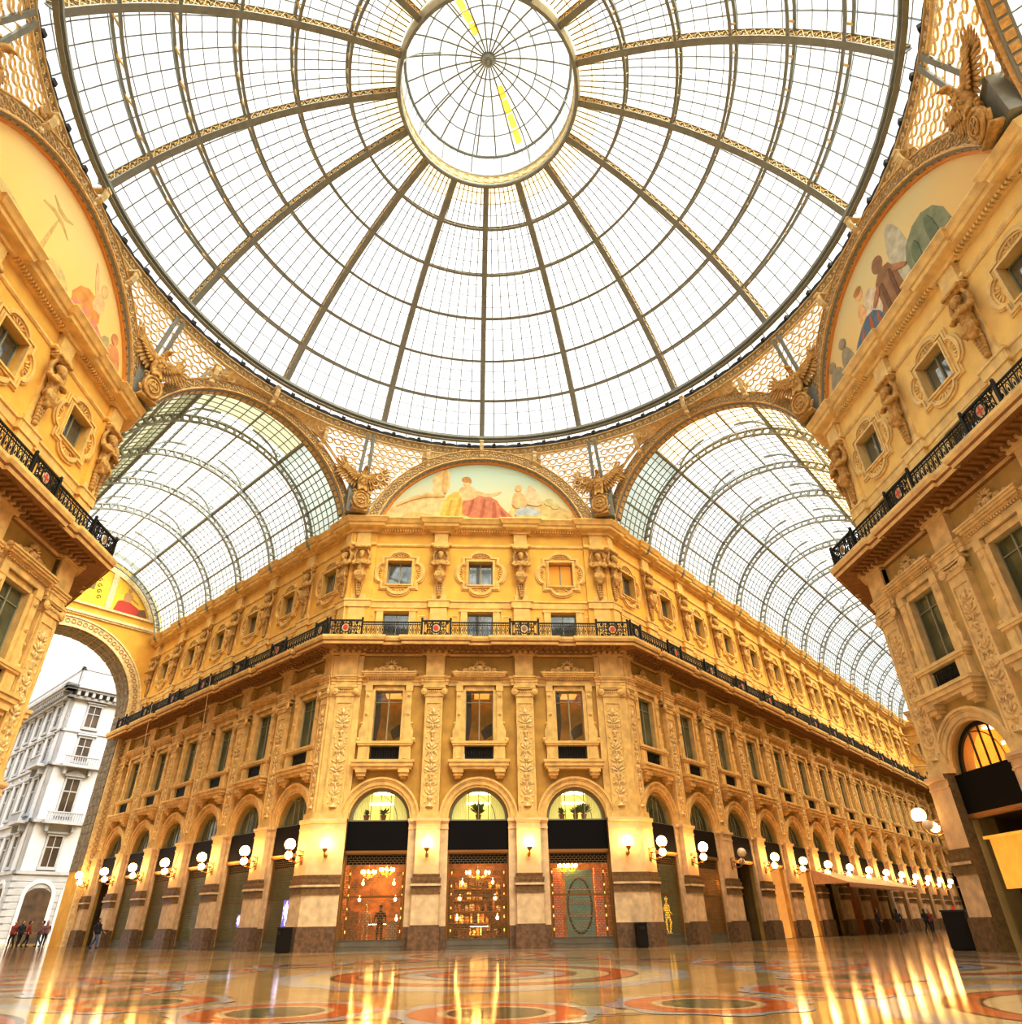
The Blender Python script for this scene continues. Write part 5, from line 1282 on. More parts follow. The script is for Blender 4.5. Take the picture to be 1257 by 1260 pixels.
# ------------------------------------------------------------------ shopfronts and what stands in them
def chandelier(x, y, z, label, r=.5):
    t = thing('chandelier', label, 'chandelier', (x,y,z), 0, 'chandeliers in the shop windows')
    b = MB(); b.tube([(0,0,.1),(0,0,.9)], .015, 4); b.lathe([(0,-.3),(.08,-.2),(.05,0),(.12,.1),(0,.2)], 8)
    for k in range(8):
        a = k*pi/4; b.tube([(0,0,-.05),(r*.5*cos(a),r*.5*sin(a),-.18),(r*cos(a),r*sin(a),0)], .015, 4)
    put('arms', b.mesh('arms', M['goldobj']), t)
    for k in range(8):
        a = k*pi/4; b = MB(); b.ell((r*cos(a), r*sin(a), .08), (.06,.06,.09), 8, 6); put('bulb', b.mesh('bulb', M['bulb'], True), t)
def mannequin(x, y, z, label, m, rz=0, pose=0):
    t = thing('mannequin', label, 'mannequin', (x,y,z), rz, None)
    b = MB(); b.ell((0,0,1.62), (.085,.1,.125), 10, 8); b.tube([(0,0,1.5),(0,0,1.4)], .05, 8)
    b.ell((0,0,1.2), (.19,.11,.24), 10, 8); b.ell((0,0,.95), (.17,.12,.16), 10, 7)
    for s in (-1, 1):
        b.tube([(s*.2,0,1.36),(s*.27,.02,1.1),(s*(.3 if not pose else .22),-.06-.1*pose,.88)], [.055,.045,.03], 7); b.tube([(s*.09,0,.9),(s*.11,-.02-.08*s*pose,.5),(s*.11,.02,.05)], [.085,.06,.04], 8); b.ell((s*.11,-.05,.03), (.045,.11,.035), 7, 5)
    put('figure', voxel(b, 'figure', m, .022, dec=.6), t); b = MB(); b.lathe([(0,0),(.24,0),(.24,.02),(0,.03)], 16); put('stand', b.mesh('stand', M['goods3']), t)
def shelf_unit(x, y, label, seed, rows=6, w=1.3, h=3.2, m='goods'):
    t = thing('display_shelf', label, 'shelf', (x,y,.02), 0, None); b = MB()
    for s in (-1, 1): b.box(s*w-.03, s*w+.03, -.2, .2, 0, h)
    for k in range(rows+1): b.box(-w, w, -.2, .2, k*h/rows, k*h/rows+.035)
    put('shelf_frame', b.mesh('shelf_frame', M['bronze']), t); rnd = random.Random(seed); out = []
    for k in range(rows):
        xx = -w+.1
        while xx < w-.15:
            ww = rnd.uniform(.1,.3); hh = rnd.uniform(.15, h/rows-.1); out.append((xx+ww/2, k*h/rows+.035, ww*.85, hh, rnd.randrange(3))); xx += ww+.03
    gm = ['goods','goods2','goods3']
    for q, (xx, zz, ww, hh, mm) in enumerate(out):
        bb = MB(); bb.box(-ww/2, ww/2, -.14, .12, 0, hh); bb.box(-ww/3, ww/3, -.1, .1, hh, hh+.03)
        o = put('boxed_item', bb.mesh('boxed_item', M[gm[mm]]), None, (x+xx, y, .02+zz)); tag(o, label.replace('shelf of','item among the')+' '+['amber','pale','dark'][mm]+' packet', 'packet', 'packets on the '+label); 
    return t
FW = [('left', -BF), ('middle', 0), ('right', BF)]
for w, x in FW:
    shopfront(f'{w} shopfront of the front facade under a black fascia, roller grille down', (x, R, 0), 0, True, 'grille', 'warm')
for w, x in FW:                          # slim lit posts at the sides of each window, and a lit ceiling panel
    for s, q in ((-1,'left'),(1,'right')):
        b = MB(); b.box(-.05,.05,-.05,.05,0,3.3); b.mat(1)
        for k in range(6): b.ell((0,-.06,.5+.5*k+.1*(k % 2)), (.025,.03,.07), 6, 5)
        tag(put('light_post', b.mesh('light_post', [M['bronze'], M['bulb3']]), None, (x+s*1.36, R+.75, .3)), f'{q} lit post of the {w} shop window', 'light')
    b = MB(); b.box(-.5,.5,-.18,.18,0,.04); b.box(-.02,.02,-.02,.02,.04,.2); tag(put('ceiling_light', b.mesh('ceiling_light', [M['bulb']]), None, (x+.15, R+1.5, 3.95)), f'lit ceiling panel in the {w} shop window', 'light')
    b = MB(); b.box(-.45,.45,-.1,.1,0,.03); tag(put('light_bar', b.mesh('light_bar', [M['bulb']]), None, (x+.1, R+1.62, 1.1 if x else .95)), f'low light bar at the back of the {w} shop window', 'light')
    lt = bpy.data.lights.new('shop_lamp', 'POINT'); lt.energy = 120; lt.color = (1,.55,.16); lt.shadow_soft_size = .2; lo = bpy.data.objects.new('shop_lamp', lt); C.objects.link(lo); lo.location = (x, R+1.15, 3.3)
    for s in (-1, 1):
        if x > 0: continue
        for k, zz in enumerate((1.35, 2.25, 3.0)):
            b = MB(); b.ell((0,0,0), (.07,.07,.09), 8, 6); b.tube([(0,0,.08),(0,0,.2)], .012, 4); b.tube([(0,0,.2),(0,.2,.2)], .012, 4)
            tag(put('globe_sconce', b.mesh('globe_sconce', M['bulb']), None, (x+s*(1.05-.12*k), R+1.75, zz)), f"{['low','middle','high'][k]} glowing sconce on the {'left' if s < 0 else 'right'} inside the {w} shop", 'light')
mannequin(-BF+.3, R+1.1, .3, 'dark dressed mannequin behind the grille of the left shop', M['goods3'])
mannequin(-BF-.45, R+1.2, .3, 'pale dressed mannequin behind the grille of the left shop', M['goods2'])
for i, (dx, z) in enumerate(((-.5,3.45),(.45,3.55))): chandelier(-BF+dx, R+1.3, z, ('left' if i == 0 else 'right')+' small chandelier in the left shop window', .35)
def display_box(x, y, z, w, h, m, label):
    b = MB(); b.box(-w/2, w/2, -.2, .2, 0, h); b.box(-w/2-.03, w/2+.03, -.23, .23, h-.06, h); tag(put('display_plinth', b.mesh('display_plinth', M[m]), None, (x,y,z)), label, 'plinth')
b = MB(); b.box(-1.55,1.55,-.5,.5,0,.28)
for w, x in FW: tag(put('display_deck', b.mesh('display_deck', M['goods']), None, (x, R+1.05, .02)), f'low pale display deck inside the {w} shop window', 'display deck')
display_box(-BF+.95, R+1.1, .3, .6, .95, 'goods2', 'pale square plinth at the right of the left shop window'); display_box(-BF-1.05, R+1.1, .3, .5, 1.4, 'goods', 'amber plinth at the left of the left shop window')
chandelier(0, R+1.1, 3.35, 'large chandelier in the middle shop window', .6)
shelf_unit(0, R+2.1, 'shelf of goods at the back of the middle shop', 4)
display_box(-.7, R+1.1, .3, .6, .55, 'goods', 'low amber plinth at the left of the middle shop window'); display_box(.6, R+1.1, .3, .7, .5, 'goods', 'low amber plinth at the right of the middle shop window')
t = thing('poster_display', 'teal display panel with a dark oval ring in the right shop window', 'panel', (BF+.05, R+.9, .3)); b = MB(); b.box(-.72,.72,0,.06,0,3.2); put('panel_board', b.mesh('panel_board', M['teal']), t)
b = MB(); b.tube([(.62*cos(k*pi/14), -.04, 1.55+1.25*sin(k*pi/14)) for k in range(28)], .05, 6, True); put('oval_ring', b.mesh('oval_ring', M['goods3']), t)
b = MB()
for k in range(4): b.box(-.6,.6,-.1,-.02,.45+.6*k,.49+.6*k)
put('glass_ledges', b.mesh('glass_ledges', M['goods2']), t)
for s, w in ((-1,'left'),(1,'right')):
    b = MB(); b.box(-.28,.28,0,.3,0,3.3); b.box(-.2,.2,-.02,0,.4,2.9); tag(put('display_board', b.mesh('display_board', M['pink']), None, (BF+.05+s*1.15, R+1.0, .3)), f'rosy display board at the {w} of the teal panel', 'board')
for i, dx in enumerate((-.75,-.3)): chandelier(BF+dx, R+.62, 3.6, ('left' if i == 0 else 'right')+' small chandelier in the right shop window', .25)
def arm_shop(F, bl, s, label, kind, room, grille=True, fascia='brown'):
    l, rz = F(s); l = Vector(l)+wpos(bl); return shopfront(label, l, rz, False, kind, room, grille, 'signb' if fascia == 'brown' else 'sign')
for k in range(NL): arm_shop(FL, centre, S0+BA*k, f'shopfront in the left arm, {ORD[k]} from the corner, ' + ('dark open doorway' if k == 5 else 'green light behind its grille'), 'open' if k == 5 else 'g', 'dimroom' if k == 5 else 'greenroom')
RK = {0:('g','greenroom','green light behind its grille'), 1:('g','warm','warm light behind its grille'), 2:('open','dimroom','dark open doorway'), 3:('open','creamroom','open and brightly lit'), 4:('open','creamroom','open and brightly lit'), 5:('open','dimroom','dark under the awning'), 6:('open','redroom','reddish under the awning'), 7:('open','redroom','dark red under the awning')}
for k in range(NR):
    kd = RK.get(k, ('g' if k % 2 else 'open', 'warm' if k % 2 else 'dimroom', 'grille half lit' if k % 2 else 'dark doorway')); arm_shop(FR, centre, S0+BA*k, f'shopfront in the right arm, {ORD[k]} from the corner, {kd[2]}', kd[0], kd[1])
def at(F, bl, s, d, z=0): l, rz = F(s, d); l = Vector(l)+wpos(bl); return (l.x, l.y, z), rz
p, rz = at(FR, centre, S0+.5, -.42, .5); mannequin(p[0], p[1], p[2], 'golden mannequin in the first shop of the right arm', M['goldobj'], rz, 1)
b = MB(); b.box(-1.3,1.3,-.3,.3,0,.48); p, rz = at(FR, centre, S0, -.58, .02); tag(put('display_deck', b.mesh('display_deck', M['teal']), None, p, rz), 'green lit display deck under the golden mannequin', 'display deck')
p, rz = at(FR, centre, S0+BA, -1.0, 3.0); chandelier(*p, 'chandelier in the second shop of the right arm', .5)
for i, s in enumerate((S0, S0+BA)):      # lit screens in the left arm
    p, rz = at(FL, centre, s+.35-.2*i, -.55, 1.0 if i == 0 else 1.1); t = thing('lit_screen', ['large purple screen with white lines in the first shop of the left arm','small purple screen in the second shop of the left arm'][i], 'screen', p, rz); w, h = (.36, 1.3) if i == 0 else (.25, .6)
    b = MB(); b.box(-w, w, 0, .06, 0, h); b.box(-.05,.05,.0,.06,-(p[2]-.02),0); b.box(-.2,.2,-.1,.15,-(p[2]-.02),-(p[2]-.06)); put('screen_body', b.mesh('screen_body', M['screen']), t)
    b = MB()
    for k in range(7): b.box(-w+.08+.09*k*w/.36, -w+.12+.09*k*w/.36, -.01, 0, h*(.25+.07*(k*3 % 4)), h*(.8+.03*(k % 3))) if k != 3 else b.box(-w+.3*w/.36, -w+.4*w/.36, -.012, 0, h*.1, h*.95)
    put('white_lines', b.mesh('white_lines', M['scrline']), t)
for k in range(3):
    l, rz = EF(1.7+BA*k); shopfront(f'dark doorway in the end facade of the right arm, {ORD[k]} from the left', Vector(l)+wpos(endb), rz, False, 'open', 'dimroom', False, 'signb')
# right building: lit shop at its far bay
l, rz = RF(rfar*BS); l = Vector(l)+wpos(rb); t = shopfront('shopfront of the right building under a black fascia', l, rz, True, 'open', 'dimroom')
b = MB(); b.box(-.9, 1.5, -.1, -.02, 1.9, 3.5); b.box(-1.0, 1.6, -.25, .0, 3.5, 3.6); put('lit_panel', b.mesh('lit_panel', M['orange']), t)
for sg_, F_, bl_ in ((1, RF, rb), (-1, LF, lb)):
    for x in ((0, -rfar*BS) if sg_ > 0 else (lfar*BS, 0, -lfar*BS)):
        l, rz = F_(x); shopfront(f"shopfront of the {'right' if sg_ > 0 else 'left'} building with roller grille down, " + ('in the middle' if x == 0 else 'by its far corner' if (x > 0) == (sg_ < 0) else 'by its near corner'), Vector(l)+wpos(bl_), rz, True, 'g', 'dimroom')

# ------------------------------------------------------------------ plants in the arched windows
def plant(x, y, z, label, h, n, seed):
    t = thing('potted_plant', label, 'plant', (x,y,z), 0, 'potted plants in the arched windows'); b = MB(); b.lathe([(0,0),(.11,0),(.15,.22),(.17,.23),(.17,.27),(.13,.27),(.12,.22),(0,.22)], 12); put('pot', b.mesh('pot', M['pot']), t)
    rnd = random.Random(seed); b = MB()
    for k in range(n):
        a = rnd.uniform(0, 2*pi); tl = rnd.uniform(.2,1.0); L = h*rnd.uniform(.5,1); d = Vector((cos(a)*sin(tl), sin(a)*sin(tl)*.5, cos(tl))); s0 = Vector((0,0,.25)); m = s0+d*L*.6; e = s0+d*L+Vector((d.x*.1,0,-.08*L)); wv = Vector((-sin(a), cos(a), .2))*.05
        b.add([s0, m-wv, e, m+wv], [(0,1,2,3)])
        for q in (.4,.7):
            c = s0+d*L*q; sd = Vector((rnd.uniform(-1,1), rnd.uniform(-.4,.4), rnd.uniform(0,1))).normalized()*.16; b.add([c, c+sd*.5+wv*.8, c+sd, c+sd*.5-wv*.8], [(0,1,2,3)])
    put('leaves', b.mesh('leaves', M['leaf']), t)
for x, h, n, w in ((-BF-.75,.35,14,'small plant at the left of the left arched window'),(-BF+.15,.55,30,'leafy plant in the middle of the left arched window'),(0,.95,60,'tall plant in the middle arched window'),(BF-.7,.45,18,'small plant at the left of the right arched window'),(BF+.05,.55,26,'plant in the middle of the right arched window'),(BF+.5,.85,50,'tall plant at the right of the right arched window')):
    plant(x, R+.5, ZS, w, h, n, int(h*100+x*10))
p, rz = at(FR, centre, S0-.5, -.45, ZS); plant(p[0], p[1], p[2], 'plant in the first arched window of the right arm', .9, 40, 77)

# ------------------------------------------------------------------ awning, bins, cables
p, rz = at(FR, centre, 33, .3); t = thing('shop_awning', 'long beige awning with scalloped edge in the right arm', 'awning', (p[0],p[1],4.3), rz); b = MB(); x0, x1 = -9.5, 9.5
b.add([(x0,0,0),(x1,0,0),(x1,-2.5,-.95),(x0,-2.5,-.95),(x0,0,.05),(x1,0,.05),(x1,-2.52,-.9),(x0,-2.52,-.9)], [(0,1,2,3),(4,5,6,7),(0,3,7,4),(1,2,6,5),(2,3,7,6)]); b.add([(x0,0,0),(x0,-2.5,-.95),(x0,0,-.95)], [(0,1,2)]); b.add([(x1,0,0),(x1,-2.5,-.95),(x1,0,-.95)], [(0,1,2)]); put('canopy', b.mesh('canopy', M['canvas']), t)
b = MB()
for i in range(48):
    a = x0+(x1-x0)*i/48; c = x0+(x1-x0)*(i+1)/48; b.add([(a,-2.51,-.9),(c,-2.51,-.9),(c,-2.51,-1.1),((a*.3+c*.7),-2.51,-1.22),((a*.7+c*.3),-2.51,-1.22),(a,-2.51,-1.1)], [tuple(range(6))])
put('valance', b.mesh('valance', M['canvas']), t)
for x in (-9.3,-4.7,0,4.7,9.3):
    b = MB(); b.tube([(x,.1,-.9),(x,-2.4,-.93)], .03, 5); put('support_arm', b.mesh('support_arm', M['iron']), t)
def bin_(p, rz, label, w=.5, h=1.0):
    t = thing('waste_bin', label, 'bin', p, rz); b = MB(); b.box(-w/2,w/2,-w/2,w/2,.04,h); b.box(-w/2+.04,w/2-.04,-w/2+.04,w/2-.04,0,.04); put('bin_body', b.mesh('bin_body', M['bin']), t); b = MB(); b.box(-w/2-.03,w/2+.03,-w/2-.03,w/2+.03,h,h+.06); b.box(-w/4,w/4,-w/2-.035,-w/2-.03,h-.25,h-.1); put('bin_lid', b.mesh('bin_lid', M['iron']), t)
bin_((7.95, R-.95, 0), 0, 'dark square bin in front of the right corner pier')
p, rz = at(FL, centre, .1, .95); bin_(p, rz, 'dark square bin beside the left corner pier')
p, rz = at(RG, rb, .55, 1.05); bin_(p, rz, 'tall dark bin beside the corner pier of the right building', .75, 1.25)
p, rz = at(FR, centre, 62, 1.2); t = thing('poster_stand', 'small red poster stand far down the right arm', 'stand', p, rz); b = MB(); b.box(-.45,.45,-.05,.05,.3,2.2); put('poster', b.mesh('poster', M['red']), t); b = MB(); b.box(-.4,.4,-.3,.3,0,.06); b.box(-.05,.05,-.04,.04,.06,.3); put('stand_foot', b.mesh('stand_foot', M['iron']), t)
for s, d2, w in ((13.6, .9, 'nearer pale cable hanging down the left wing'), (23.4, .9, 'farther pale cable hanging down the left wing')):
    p, rz = at(FL, centre, s, 1.45, 16.7); b = MB(); pts = [(0,0,0),(.1,.1,-2.5),(.2,.3,-6),(.25,.45,-9),(.25,.5,-11),(.15,.3,-12.2)] + [(.0+.4*cos(k*.5), .3-.3*sin(k*.5), -12.5+.12*k/6) for k in range(8)]
    b.tube(pts, .022, 5); tag(put('hanging_cable', b.mesh('hanging_cable', M['cable']), None, p, rz), w, 'cable', 'cables hanging down the left wing')

# ------------------------------------------------------------------ people
def person(loc, rz, label, top, legs, hairm, stride=.0, arms=0.1, h=1.74, bag=False, skirt=False):
    t = thing('person', label, 'person', loc, rz); k = h/1.74; b = MB(); st = stride
    b.ell((0,-.01,1.61), (.085,.105,.125), 12, 9); b.ell((0,-.105,1.6), (.016,.025,.026), 6, 5); b.tube([(0,0,1.52),(0,.0,1.42)], [.055,.065], 8)
    for s in (-1, 1): b.ell((s*.086,.0,1.6), (.014,.022,.034), 6, 5)
    b.ell((0,.0,1.25), (.2,.125,.22), 12, 9); b.ell((0,.0,1.05), (.165,.115,.18), 12, 8); b.ell((0,.0,.93), (.175,.125,.13), 12, 8)
    hands = []
    for s in (-1, 1):
        sw = s*st; sh = Vector((s*.2,0,1.4)); el = Vector((s*.27,.06-sw*.15,1.12)); wr = Vector((s*(.27-.05*arms), -.10-sw*.4+(-.1*arms), .88+.12*arms))
        b.tube([sh, (sh+el)/2, el, wr], [.065,.06,.05,.036], 8); hands.append((s, wr, (wr-el).normalized()))
        hp = Vector((s*.09,0,.93)); kn = Vector((s*.1,-.06-s*st*.28*-1,.50)); an = Vector((s*.1,.04+s*st*.5+(.08 if st and s > 0 else 0),.09)); b.tube([hp, (hp+kn)/2, kn, (kn+an)/2, an], [.095,.088,.065,.06,.045], 9)
        b.ell((s*.105, an.y-.07, .045), (.047,.13,.045), 8, 6)
    for s, wr, d in hands:               # palm, four fingers and a thumb on each hand
        pc = wr+d*.05; b.ell(pc, (.022,.042,.05), 8, 6)
        for f in range(4): st_ = pc+d*.035+Vector((0,-.03+.02*f,0)); L = (.062,.075,.08,.066)[f]; b.tube([st_, st_+d*L*.6, st_+d*L+Vector((-s*.012,-.004,0))], [.0105,.0095,.008], 5)
        b.tube([pc+Vector((0,-.035,.015)), pc+Vector((-s*.01,-.06,-.01)), pc+Vector((-s*.012,-.065,-.04))], [.012,.011,.009], 5)
    body = voxel(b, 'body', M['skin'], .014, dec=.5); body.materials.clear()
    for m in (M['skin'], top, legs, M['blacktr']): body.materials.append(m)
    for p in body.polygons:
        z = p.center.z; x = abs(p.center.x); hand = x > .19 and z < .93 + .12*arms
        p.material_index = 3 if z < .085 else 0 if z > 1.455 or hand else 2 if (z < .96 and x < .24) else 1
    o = put('body', body, t); o.scale = (k,k,k)
    b = MB(); b.ell((0,.025,1.645), (.097,.105,.112), 12, 8); b.ell((0,.06,1.58), (.085,.07,.1), 10, 7); hm = put('hair', b.mesh('hair', hairm, True), t); hm.scale = (k,k,k)
    b = MB()
    for s in (-1, 1): b.ell((s*.033,-.098,1.63), (.013,.008,.008), 6, 4)
    b.ell((0,-.098,1.555), (.026,.01,.007), 6, 4); put('face_features', b.mesh('face_features', M['maroon']), t).scale = (k,k,k)
    b = MB(); b.lathe([(.175,1.12),(.2,1.0),(.215,.82),(.205,.82),(.19,1.0),(.17,1.12)], 14); b.lathe([(.08,1.44),(.09,1.48),(.075,1.49)], 12); put('coat_hem', b.mesh('coat_hem', top, True), t).scale = (k,k,k)
p, rz = at(FL, centre, 22.0, 1.6); person(p, rz+2.2, 'person in a dark coat and blue jeans walking by the left wing', M['navy'], M['denim'], M['hair'], .5, .3)
def arc_pt(s, tt): v = Vector((-W,R,0))+Vector((-Q,Q,0))*s+Vector((-Q,-Q,0))*tt; return (v.x, v.y, 0)
for i, (s, tt, top, legs, w, a) in enumerate([(33.6, 2.9, M['navy'], M['blacktr'], 'person in a black coat left in the archway group, at the picture edge', 1.0), (34.0, 2.3, M['maroon'], M['blacktr'], 'person in a dark red jacket in the archway group', 2.0), (33.8, 1.5, M['mauve'], M['denim'], 'person in a mauve coat and jeans under the archway', -1.2), (34.2, 1.05, M['mauve'], M['navy'], 'second mauve-coated person under the archway, nearer the jamb', .6), (34.6, 3.1, M['maroon'], M['navy'], 'person in a red jacket and dark trousers at the left picture edge', 0.)]):
    person(arc_pt(s, tt), a, w, top, legs, M['hair'], .25, .4)
for i, (s, d, top, legs, w, a) in enumerate([(28.5, 2.7, M['navy'], M['blacktr'], 'person in dark clothes standing left under the awning', .6), (31.5, 3.3, M['navy'], M['mauve'], 'person in a dark coat in the middle before the awning', 2.), (36.5, 4.1, M['navy'], M['blacktr'], 'person in dark clothes right of the awning, walking', 1.2), (41.0, 3.4, M['maroon'], M['navy'], 'person in a red jacket beyond the awning', -1.), (47.0, 4.0, M['navy'], M['blacktr'], 'small dark figure farthest down the right arm', .3)]):
    p, rz = at(FR, centre, s, d); person(p, rz+a, w, top, legs, M['hair'], .35 if i in (2,3) else .05, .5)

# ------------------------------------------------------------------ floor with mosaic inlays
def floor_mat():
    m = bpy.data.materials.new('polished_mosaic_floor'); m.use_nodes = True; nt = m.node_tree; b = nt.nodes['Principled BSDF']; tc = nt.nodes.new('ShaderNodeTexCoord')
    br = nt.nodes.new('ShaderNodeTexBrick'); br.inputs['Scale'].default_value = 1.0; br.offset = 0; br.inputs['Color1'].default_value = (.47,.33,.125,1); br.inputs['Color2'].default_value = (.37,.25,.09,1); br.inputs['Mortar'].default_value = (.20,.14,.06,1)
    br.inputs['Mortar Size'].default_value = .006; br.inputs['Brick Width'].default_value = 1.2; br.inputs['Row Height'].default_value = 1.2
    mp = nt.nodes.new('ShaderNodeMapping'); mp.inputs['Rotation'].default_value = (0,0,pi/4); nt.links.new(tc.outputs['Object'], mp.inputs['Vector']); nt.links.new(mp.outputs['Vector'], br.inputs['Vector'])
    no = nt.nodes.new('ShaderNodeTexNoise'); no.inputs['Scale'].default_value = 1.4; no.inputs['Detail'].default_value = 6; nt.links.new(tc.outputs['Object'], no.inputs['Vector'])
    mx = nt.nodes.new('ShaderNodeMix'); mx.data_type = 'RGBA'; mx.blend_type = 'MULTIPLY'; mx.inputs[0].default_value = .5
    rp = nt.nodes.new('ShaderNodeValToRGB'); rp.color_ramp.elements[0].color = (.55,.5,.45,1); rp.color_ramp.elements[0].position = .3; rp.color_ramp.elements[1].position = .7; nt.links.new(no.outputs['Fac'], rp.inputs['Fac'])
    nt.links.new(br.outputs['Color'], mx.inputs[6]); nt.links.new(rp.outputs['Color'], mx.inputs[7]); nt.links.new(mx.outputs[2], b.inputs['Base Color'])
    finish(nt, b); return m
def finish(nt, b):
    b.inputs['Roughness'].default_value = .105; b.inputs['Specular IOR Level'].default_value = .75; tc = nt.nodes.new('ShaderNodeTexCoord'); n2 = nt.nodes.new('ShaderNodeTexNoise'); n2.inputs['Scale'].default_value = 2.2; n2.inputs['Detail'].default_value = 3
    nt.links.new(tc.outputs['Object'], n2.inputs['Vector']); bp = nt.nodes.new('ShaderNodeBump'); bp.inputs['Strength'].default_value = .12; bp.inputs['Distance'].default_value = .02; nt.links.new(n2.outputs['Fac'], bp.inputs['Height']); nt.links.new(bp.outputs['Normal'], b.inputs['Normal'])
def inlay_mat(name, col):
    m = mat(name, col, .13, var=.3, scale=5, spec=.75); finish(m.node_tree, m.node_tree.nodes['Principled BSDF']); return m
b = MB(); b.quad((-160,-60,0),(140,-60,0),(140,180,0),(-160,180,0)); floor = struct('floor', b.mesh('floor', floor_mat()), label='polished mosaic stone floor of the octagon and arms', cat='floor')
IM = {'cream': inlay_mat('inlay_cream', (.56,.45,.25)), 'orange': inlay_mat('inlay_orange', (.50,.13,.03)), 'dark': inlay_mat('inlay_dark', (.07,.04,.025)), 'grey': inlay_mat('inlay_grey_blue', (.36,.37,.38)), 'green': inlay_mat('inlay_green', (.08,.12,.06)), 'brown': inlay_mat('inlay_brown', (.30,.13,.05))}
ZZ = [0.0]
def ring(b, cx, cy, r0, r1, z, n=48, cusp=0, nc=8):
    for i in range(n):
        a, c = 2*pi*i/n, 2*pi*(i+1)/n; f = lambda t: r1+cusp*abs(cos(t*nc/2)); g = lambda t: r0
        P = lambda r, t: (cx+r*cos(t), cy+r*sin(t), z)
        if r0 <= 0: b.add([P(0,0), P(f(a),a), P(f(c),c)], [(0,1,2)])
        else: b.quad(P(r0,a), P(f(a),a), P(f(c),c), P(r0,c))
def inlay(name, m, fn, z):
    b = MB(); fn(b, z); o = put(name, b.mesh(name, IM[m]), floor); return o
ros = [(0,0,4.3),(10.6,.2,3.9),(-10.6,.2,3.9),(0,11.5,3.2),(9.0,-9.5,3.6),(-9.0,-9.5,3.6)]
for cx, cy, r in ros:                    # large rosettes of concentric rings
    for nm, m, r0, r1, cu in (('grey_border','grey',r,r*1.10,.25),('cream_ring','cream',r*.86,r,0),('dark_ring','dark',r*.83,r*.86,0),('orange_ring','orange',r*.72,r*.83,0),('dark_ring','dark',r*.70,r*.72,0),('cream_ring','cream',r*.52,r*.70,0),('brown_ring','brown',r*.46,r*.52,0),('grey_ring','grey',r*.34,r*.46,0),('dark_ring','dark',r*.31,r*.34,0),('orange_ring','orange',r*.2,r*.31,0),('cream_disc','cream',0,r*.2,0)):
        inlay(nm, m, lambda b, z, cx=cx, cy=cy, r0=r0, r1=r1, cu=cu: ring(b, cx, cy, r0, r1, z, 64, cu, 12), .0012)
inlay('grey_band', 'grey', lambda b, z: ring(b, 0, 0, 16.2, 17.0, z, 96), .0012); inlay('dark_band', 'dark', lambda b, z: ring(b, 0, 0, 16.0, 16.2, z, 96), .0012); inlay('orange_band', 'orange', lambda b, z: ring(b, 0, 0, 15.2, 15.6, z, 96), .0012)
inlay('cream_band', 'cream', lambda b, z: ring(b, 0, 0, 7.45, 8.85, z, 96), .0024); inlay('dark_line', 'dark', lambda b, z: (ring(b, 0, 0, 7.55, 7.62, z, 96), ring(b, 0, 0, 8.68, 8.75, z, 96)), .0036)
def diamonds(b, z):
    for i in range(144):
        a = 2*pi*i/144; c, s = cos(a), sin(a); b.quad((8.0*c,8.0*s,z), (8.15*c-.09*s,8.15*s+.09*c,z), (8.3*c,8.3*s,z), (8.15*c+.09*s,8.15*s-.09*c,z))
inlay('dark_diamonds', 'dark', diamonds, .0036)
for k in range(16):                      # green-centred medallions on the circle of diamonds
    a = 2*pi*k/16-pi/2; cx, cy = 8.15*cos(a), 8.15*sin(a)
    for nm, m, r0, r1, cu, z in (('grey_border','grey',0,1.3,.25,.0048),('orange_ring','orange',.82,1.22,0,.006),('cream_ring','cream',.68,.82,0,.006),('dark_ring','dark',.62,.68,0,.006),('green_disc','green',0,.62,0,.006)):
        inlay(nm, m, lambda b, zz, cx=cx, cy=cy, r0=r0, r1=r1, cu=cu, z=z: ring(b, cx, cy, r0, r1, z, 40, cu, 8), z)
for sg, az, n in ((1, pi/4, 70), (-1, -pi/4, 30)):   # stripes down the arms
    d = Vector((sin(az), cos(az), 0)); e = Vector((cos(az), -sin(az), 0)); o = d*19.2
    def stripes(b, z, xs):
        for x0, x1 in xs: p = [o+e*x0, o+e*x1, o+e*x1+d*n, o+e*x0+d*n]; b.quad(*[(v.x, v.y, z) for v in p])
    inlay('grey_stripe', 'grey', lambda b, z: stripes(b, z, ((-5.6,-5.0),(5.0,5.6))), .0012); inlay('orange_stripe', 'orange', lambda b, z: stripes(b, z, ((-3.2,-2.9),(2.9,3.2))), .0012)
    def blocks(b, z):
        for k in range(int(n/5)):
            for x in (-1.6, 1.6):
                c = o+d*(2.5+5*k)+e*x; p = [c+d*1.1, c+e*1.1, c-d*1.1, c-e*1.1]; b.quad(*[(v.x, v.y, z) for v in p])
    inlay('brown_diamonds', 'brown', blocks, .0012)
# rear enclosure
b = MB(); b.sweep([(8.9+14,-20.7-14),(8.9,-20.7),(-8.9,-20.7),(-8.9-14,-20.7-14)], [(0,0),(0,25),(-.5,25)], caps=False); struct('wall_back', b.mesh('wall_back', M['wall']), label='plain ochre wall behind the camera', cat='wall')

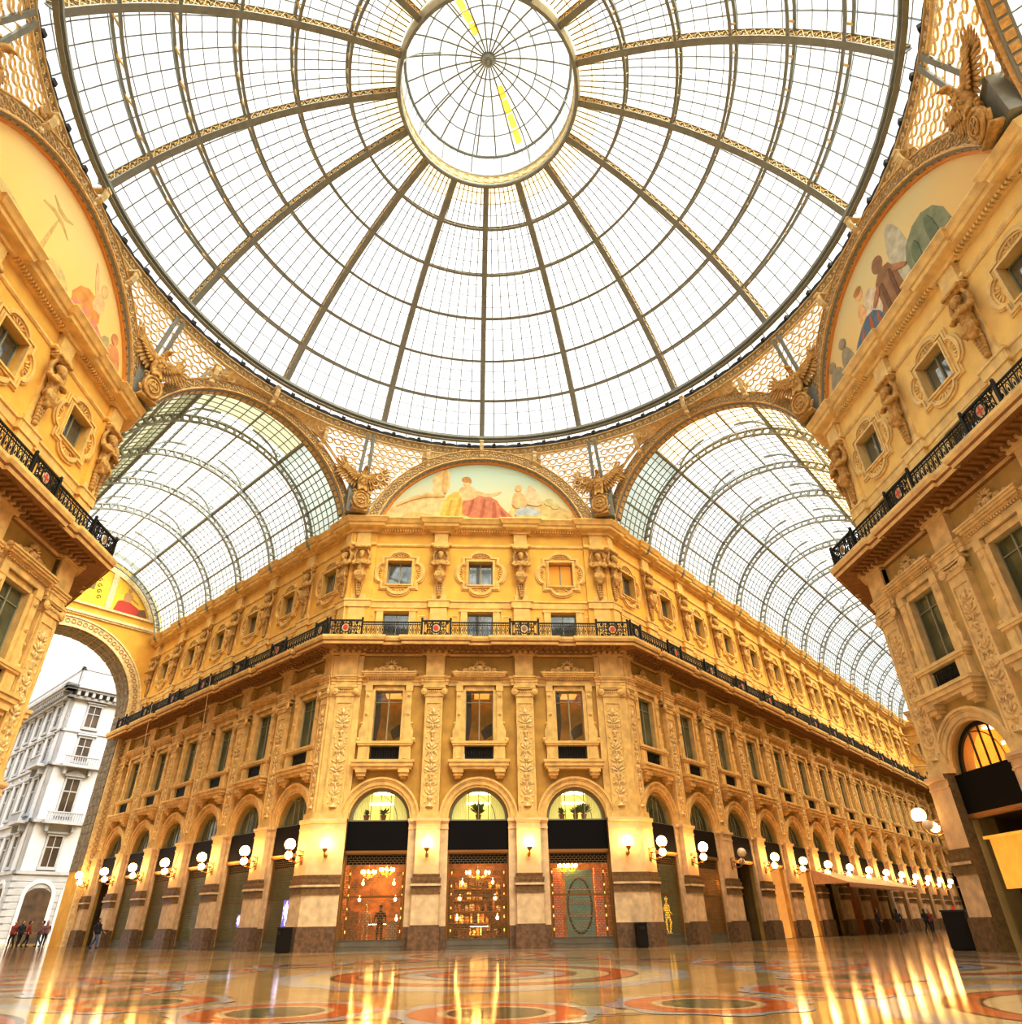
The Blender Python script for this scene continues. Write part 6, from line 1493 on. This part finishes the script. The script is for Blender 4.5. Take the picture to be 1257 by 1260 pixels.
# ------------------------------------------------------------------ light and camera
w = bpy.data.worlds.new('overcast_sky'); bpy.context.scene.world = w; w.use_nodes = True; nt = w.node_tree; bg = nt.nodes['Background']; bg.inputs['Strength'].default_value = 1.25
tc = nt.nodes.new('ShaderNodeTexCoord'); no = nt.nodes.new('ShaderNodeTexNoise'); no.inputs['Scale'].default_value = 2.0; no.inputs['Detail'].default_value = 4; rp = nt.nodes.new('ShaderNodeValToRGB'); rp.color_ramp.elements[0].color = (.93,.96,1,1); rp.color_ramp.elements[1].color = (1,.99,.97,1)
nt.links.new(tc.outputs['Generated'], no.inputs['Vector']); nt.links.new(no.outputs['Fac'], rp.inputs['Fac']); nt.links.new(rp.outputs['Color'], bg.inputs['Color'])
sun = bpy.data.lights.new('soft_daylight', 'SUN'); sun.energy = 9.5; sun.angle = radians(75); sun.color = (1,.93,.80); so = bpy.data.objects.new('soft_daylight', sun); C.objects.link(so); so.rotation_euler = Vector((-.38,.45,-1)).to_track_quat('-Z','Y').to_euler()
cam = bpy.data.cameras.new('camera'); co = bpy.data.objects.new('camera', cam); C.objects.link(co); bpy.context.scene.camera = co
yaw, pitch, roll, f = 0.0555, 0.5278, -0.0141, 803.25
F_ = Vector((sin(yaw)*cos(pitch), cos(yaw)*cos(pitch), sin(pitch))); Rt = Vector((cos(yaw), -sin(yaw), 0)); U = Rt.cross(F_)
Rr = Rt*cos(roll)+U*sin(roll); Ur = U*cos(roll)-Rt*sin(roll)
m = Matrix((Rr, Ur, -F_)).transposed().to_4x4(); m.translation = (-.3817, -19.0375, 1.0414); co.matrix_world = m
cam.sensor_fit = 'HORIZONTAL'; cam.sensor_width = 36; cam.lens = f*36/1257; cam.shift_x = (628.5-622.89)/1257; cam.shift_y = (669.16-630)/1257; cam.clip_start = .05; cam.clip_end = 500
sc = bpy.context.scene; sc.view_settings.view_transform = 'Standard'; sc.view_settings.look = 'None'; sc.view_settings.exposure = 0.25; sc.view_settings.use_curve_mapping = True; cv = sc.view_settings.curve_mapping.curves[3]; cv.points.new(.2,.145); cv.points.new(.5,.485); cv.points.new(.78,.83); sc.view_settings.curve_mapping.update()
cy = sc.cycles; cy.max_bounces = 7; cy.diffuse_bounces = 4; cy.glossy_bounces = 3; cy.transparent_max_bounces = 20; cy.caustics_reflective = False; cy.caustics_refractive = False; cy.sample_clamp_indirect = 6; cy.use_denoising = True
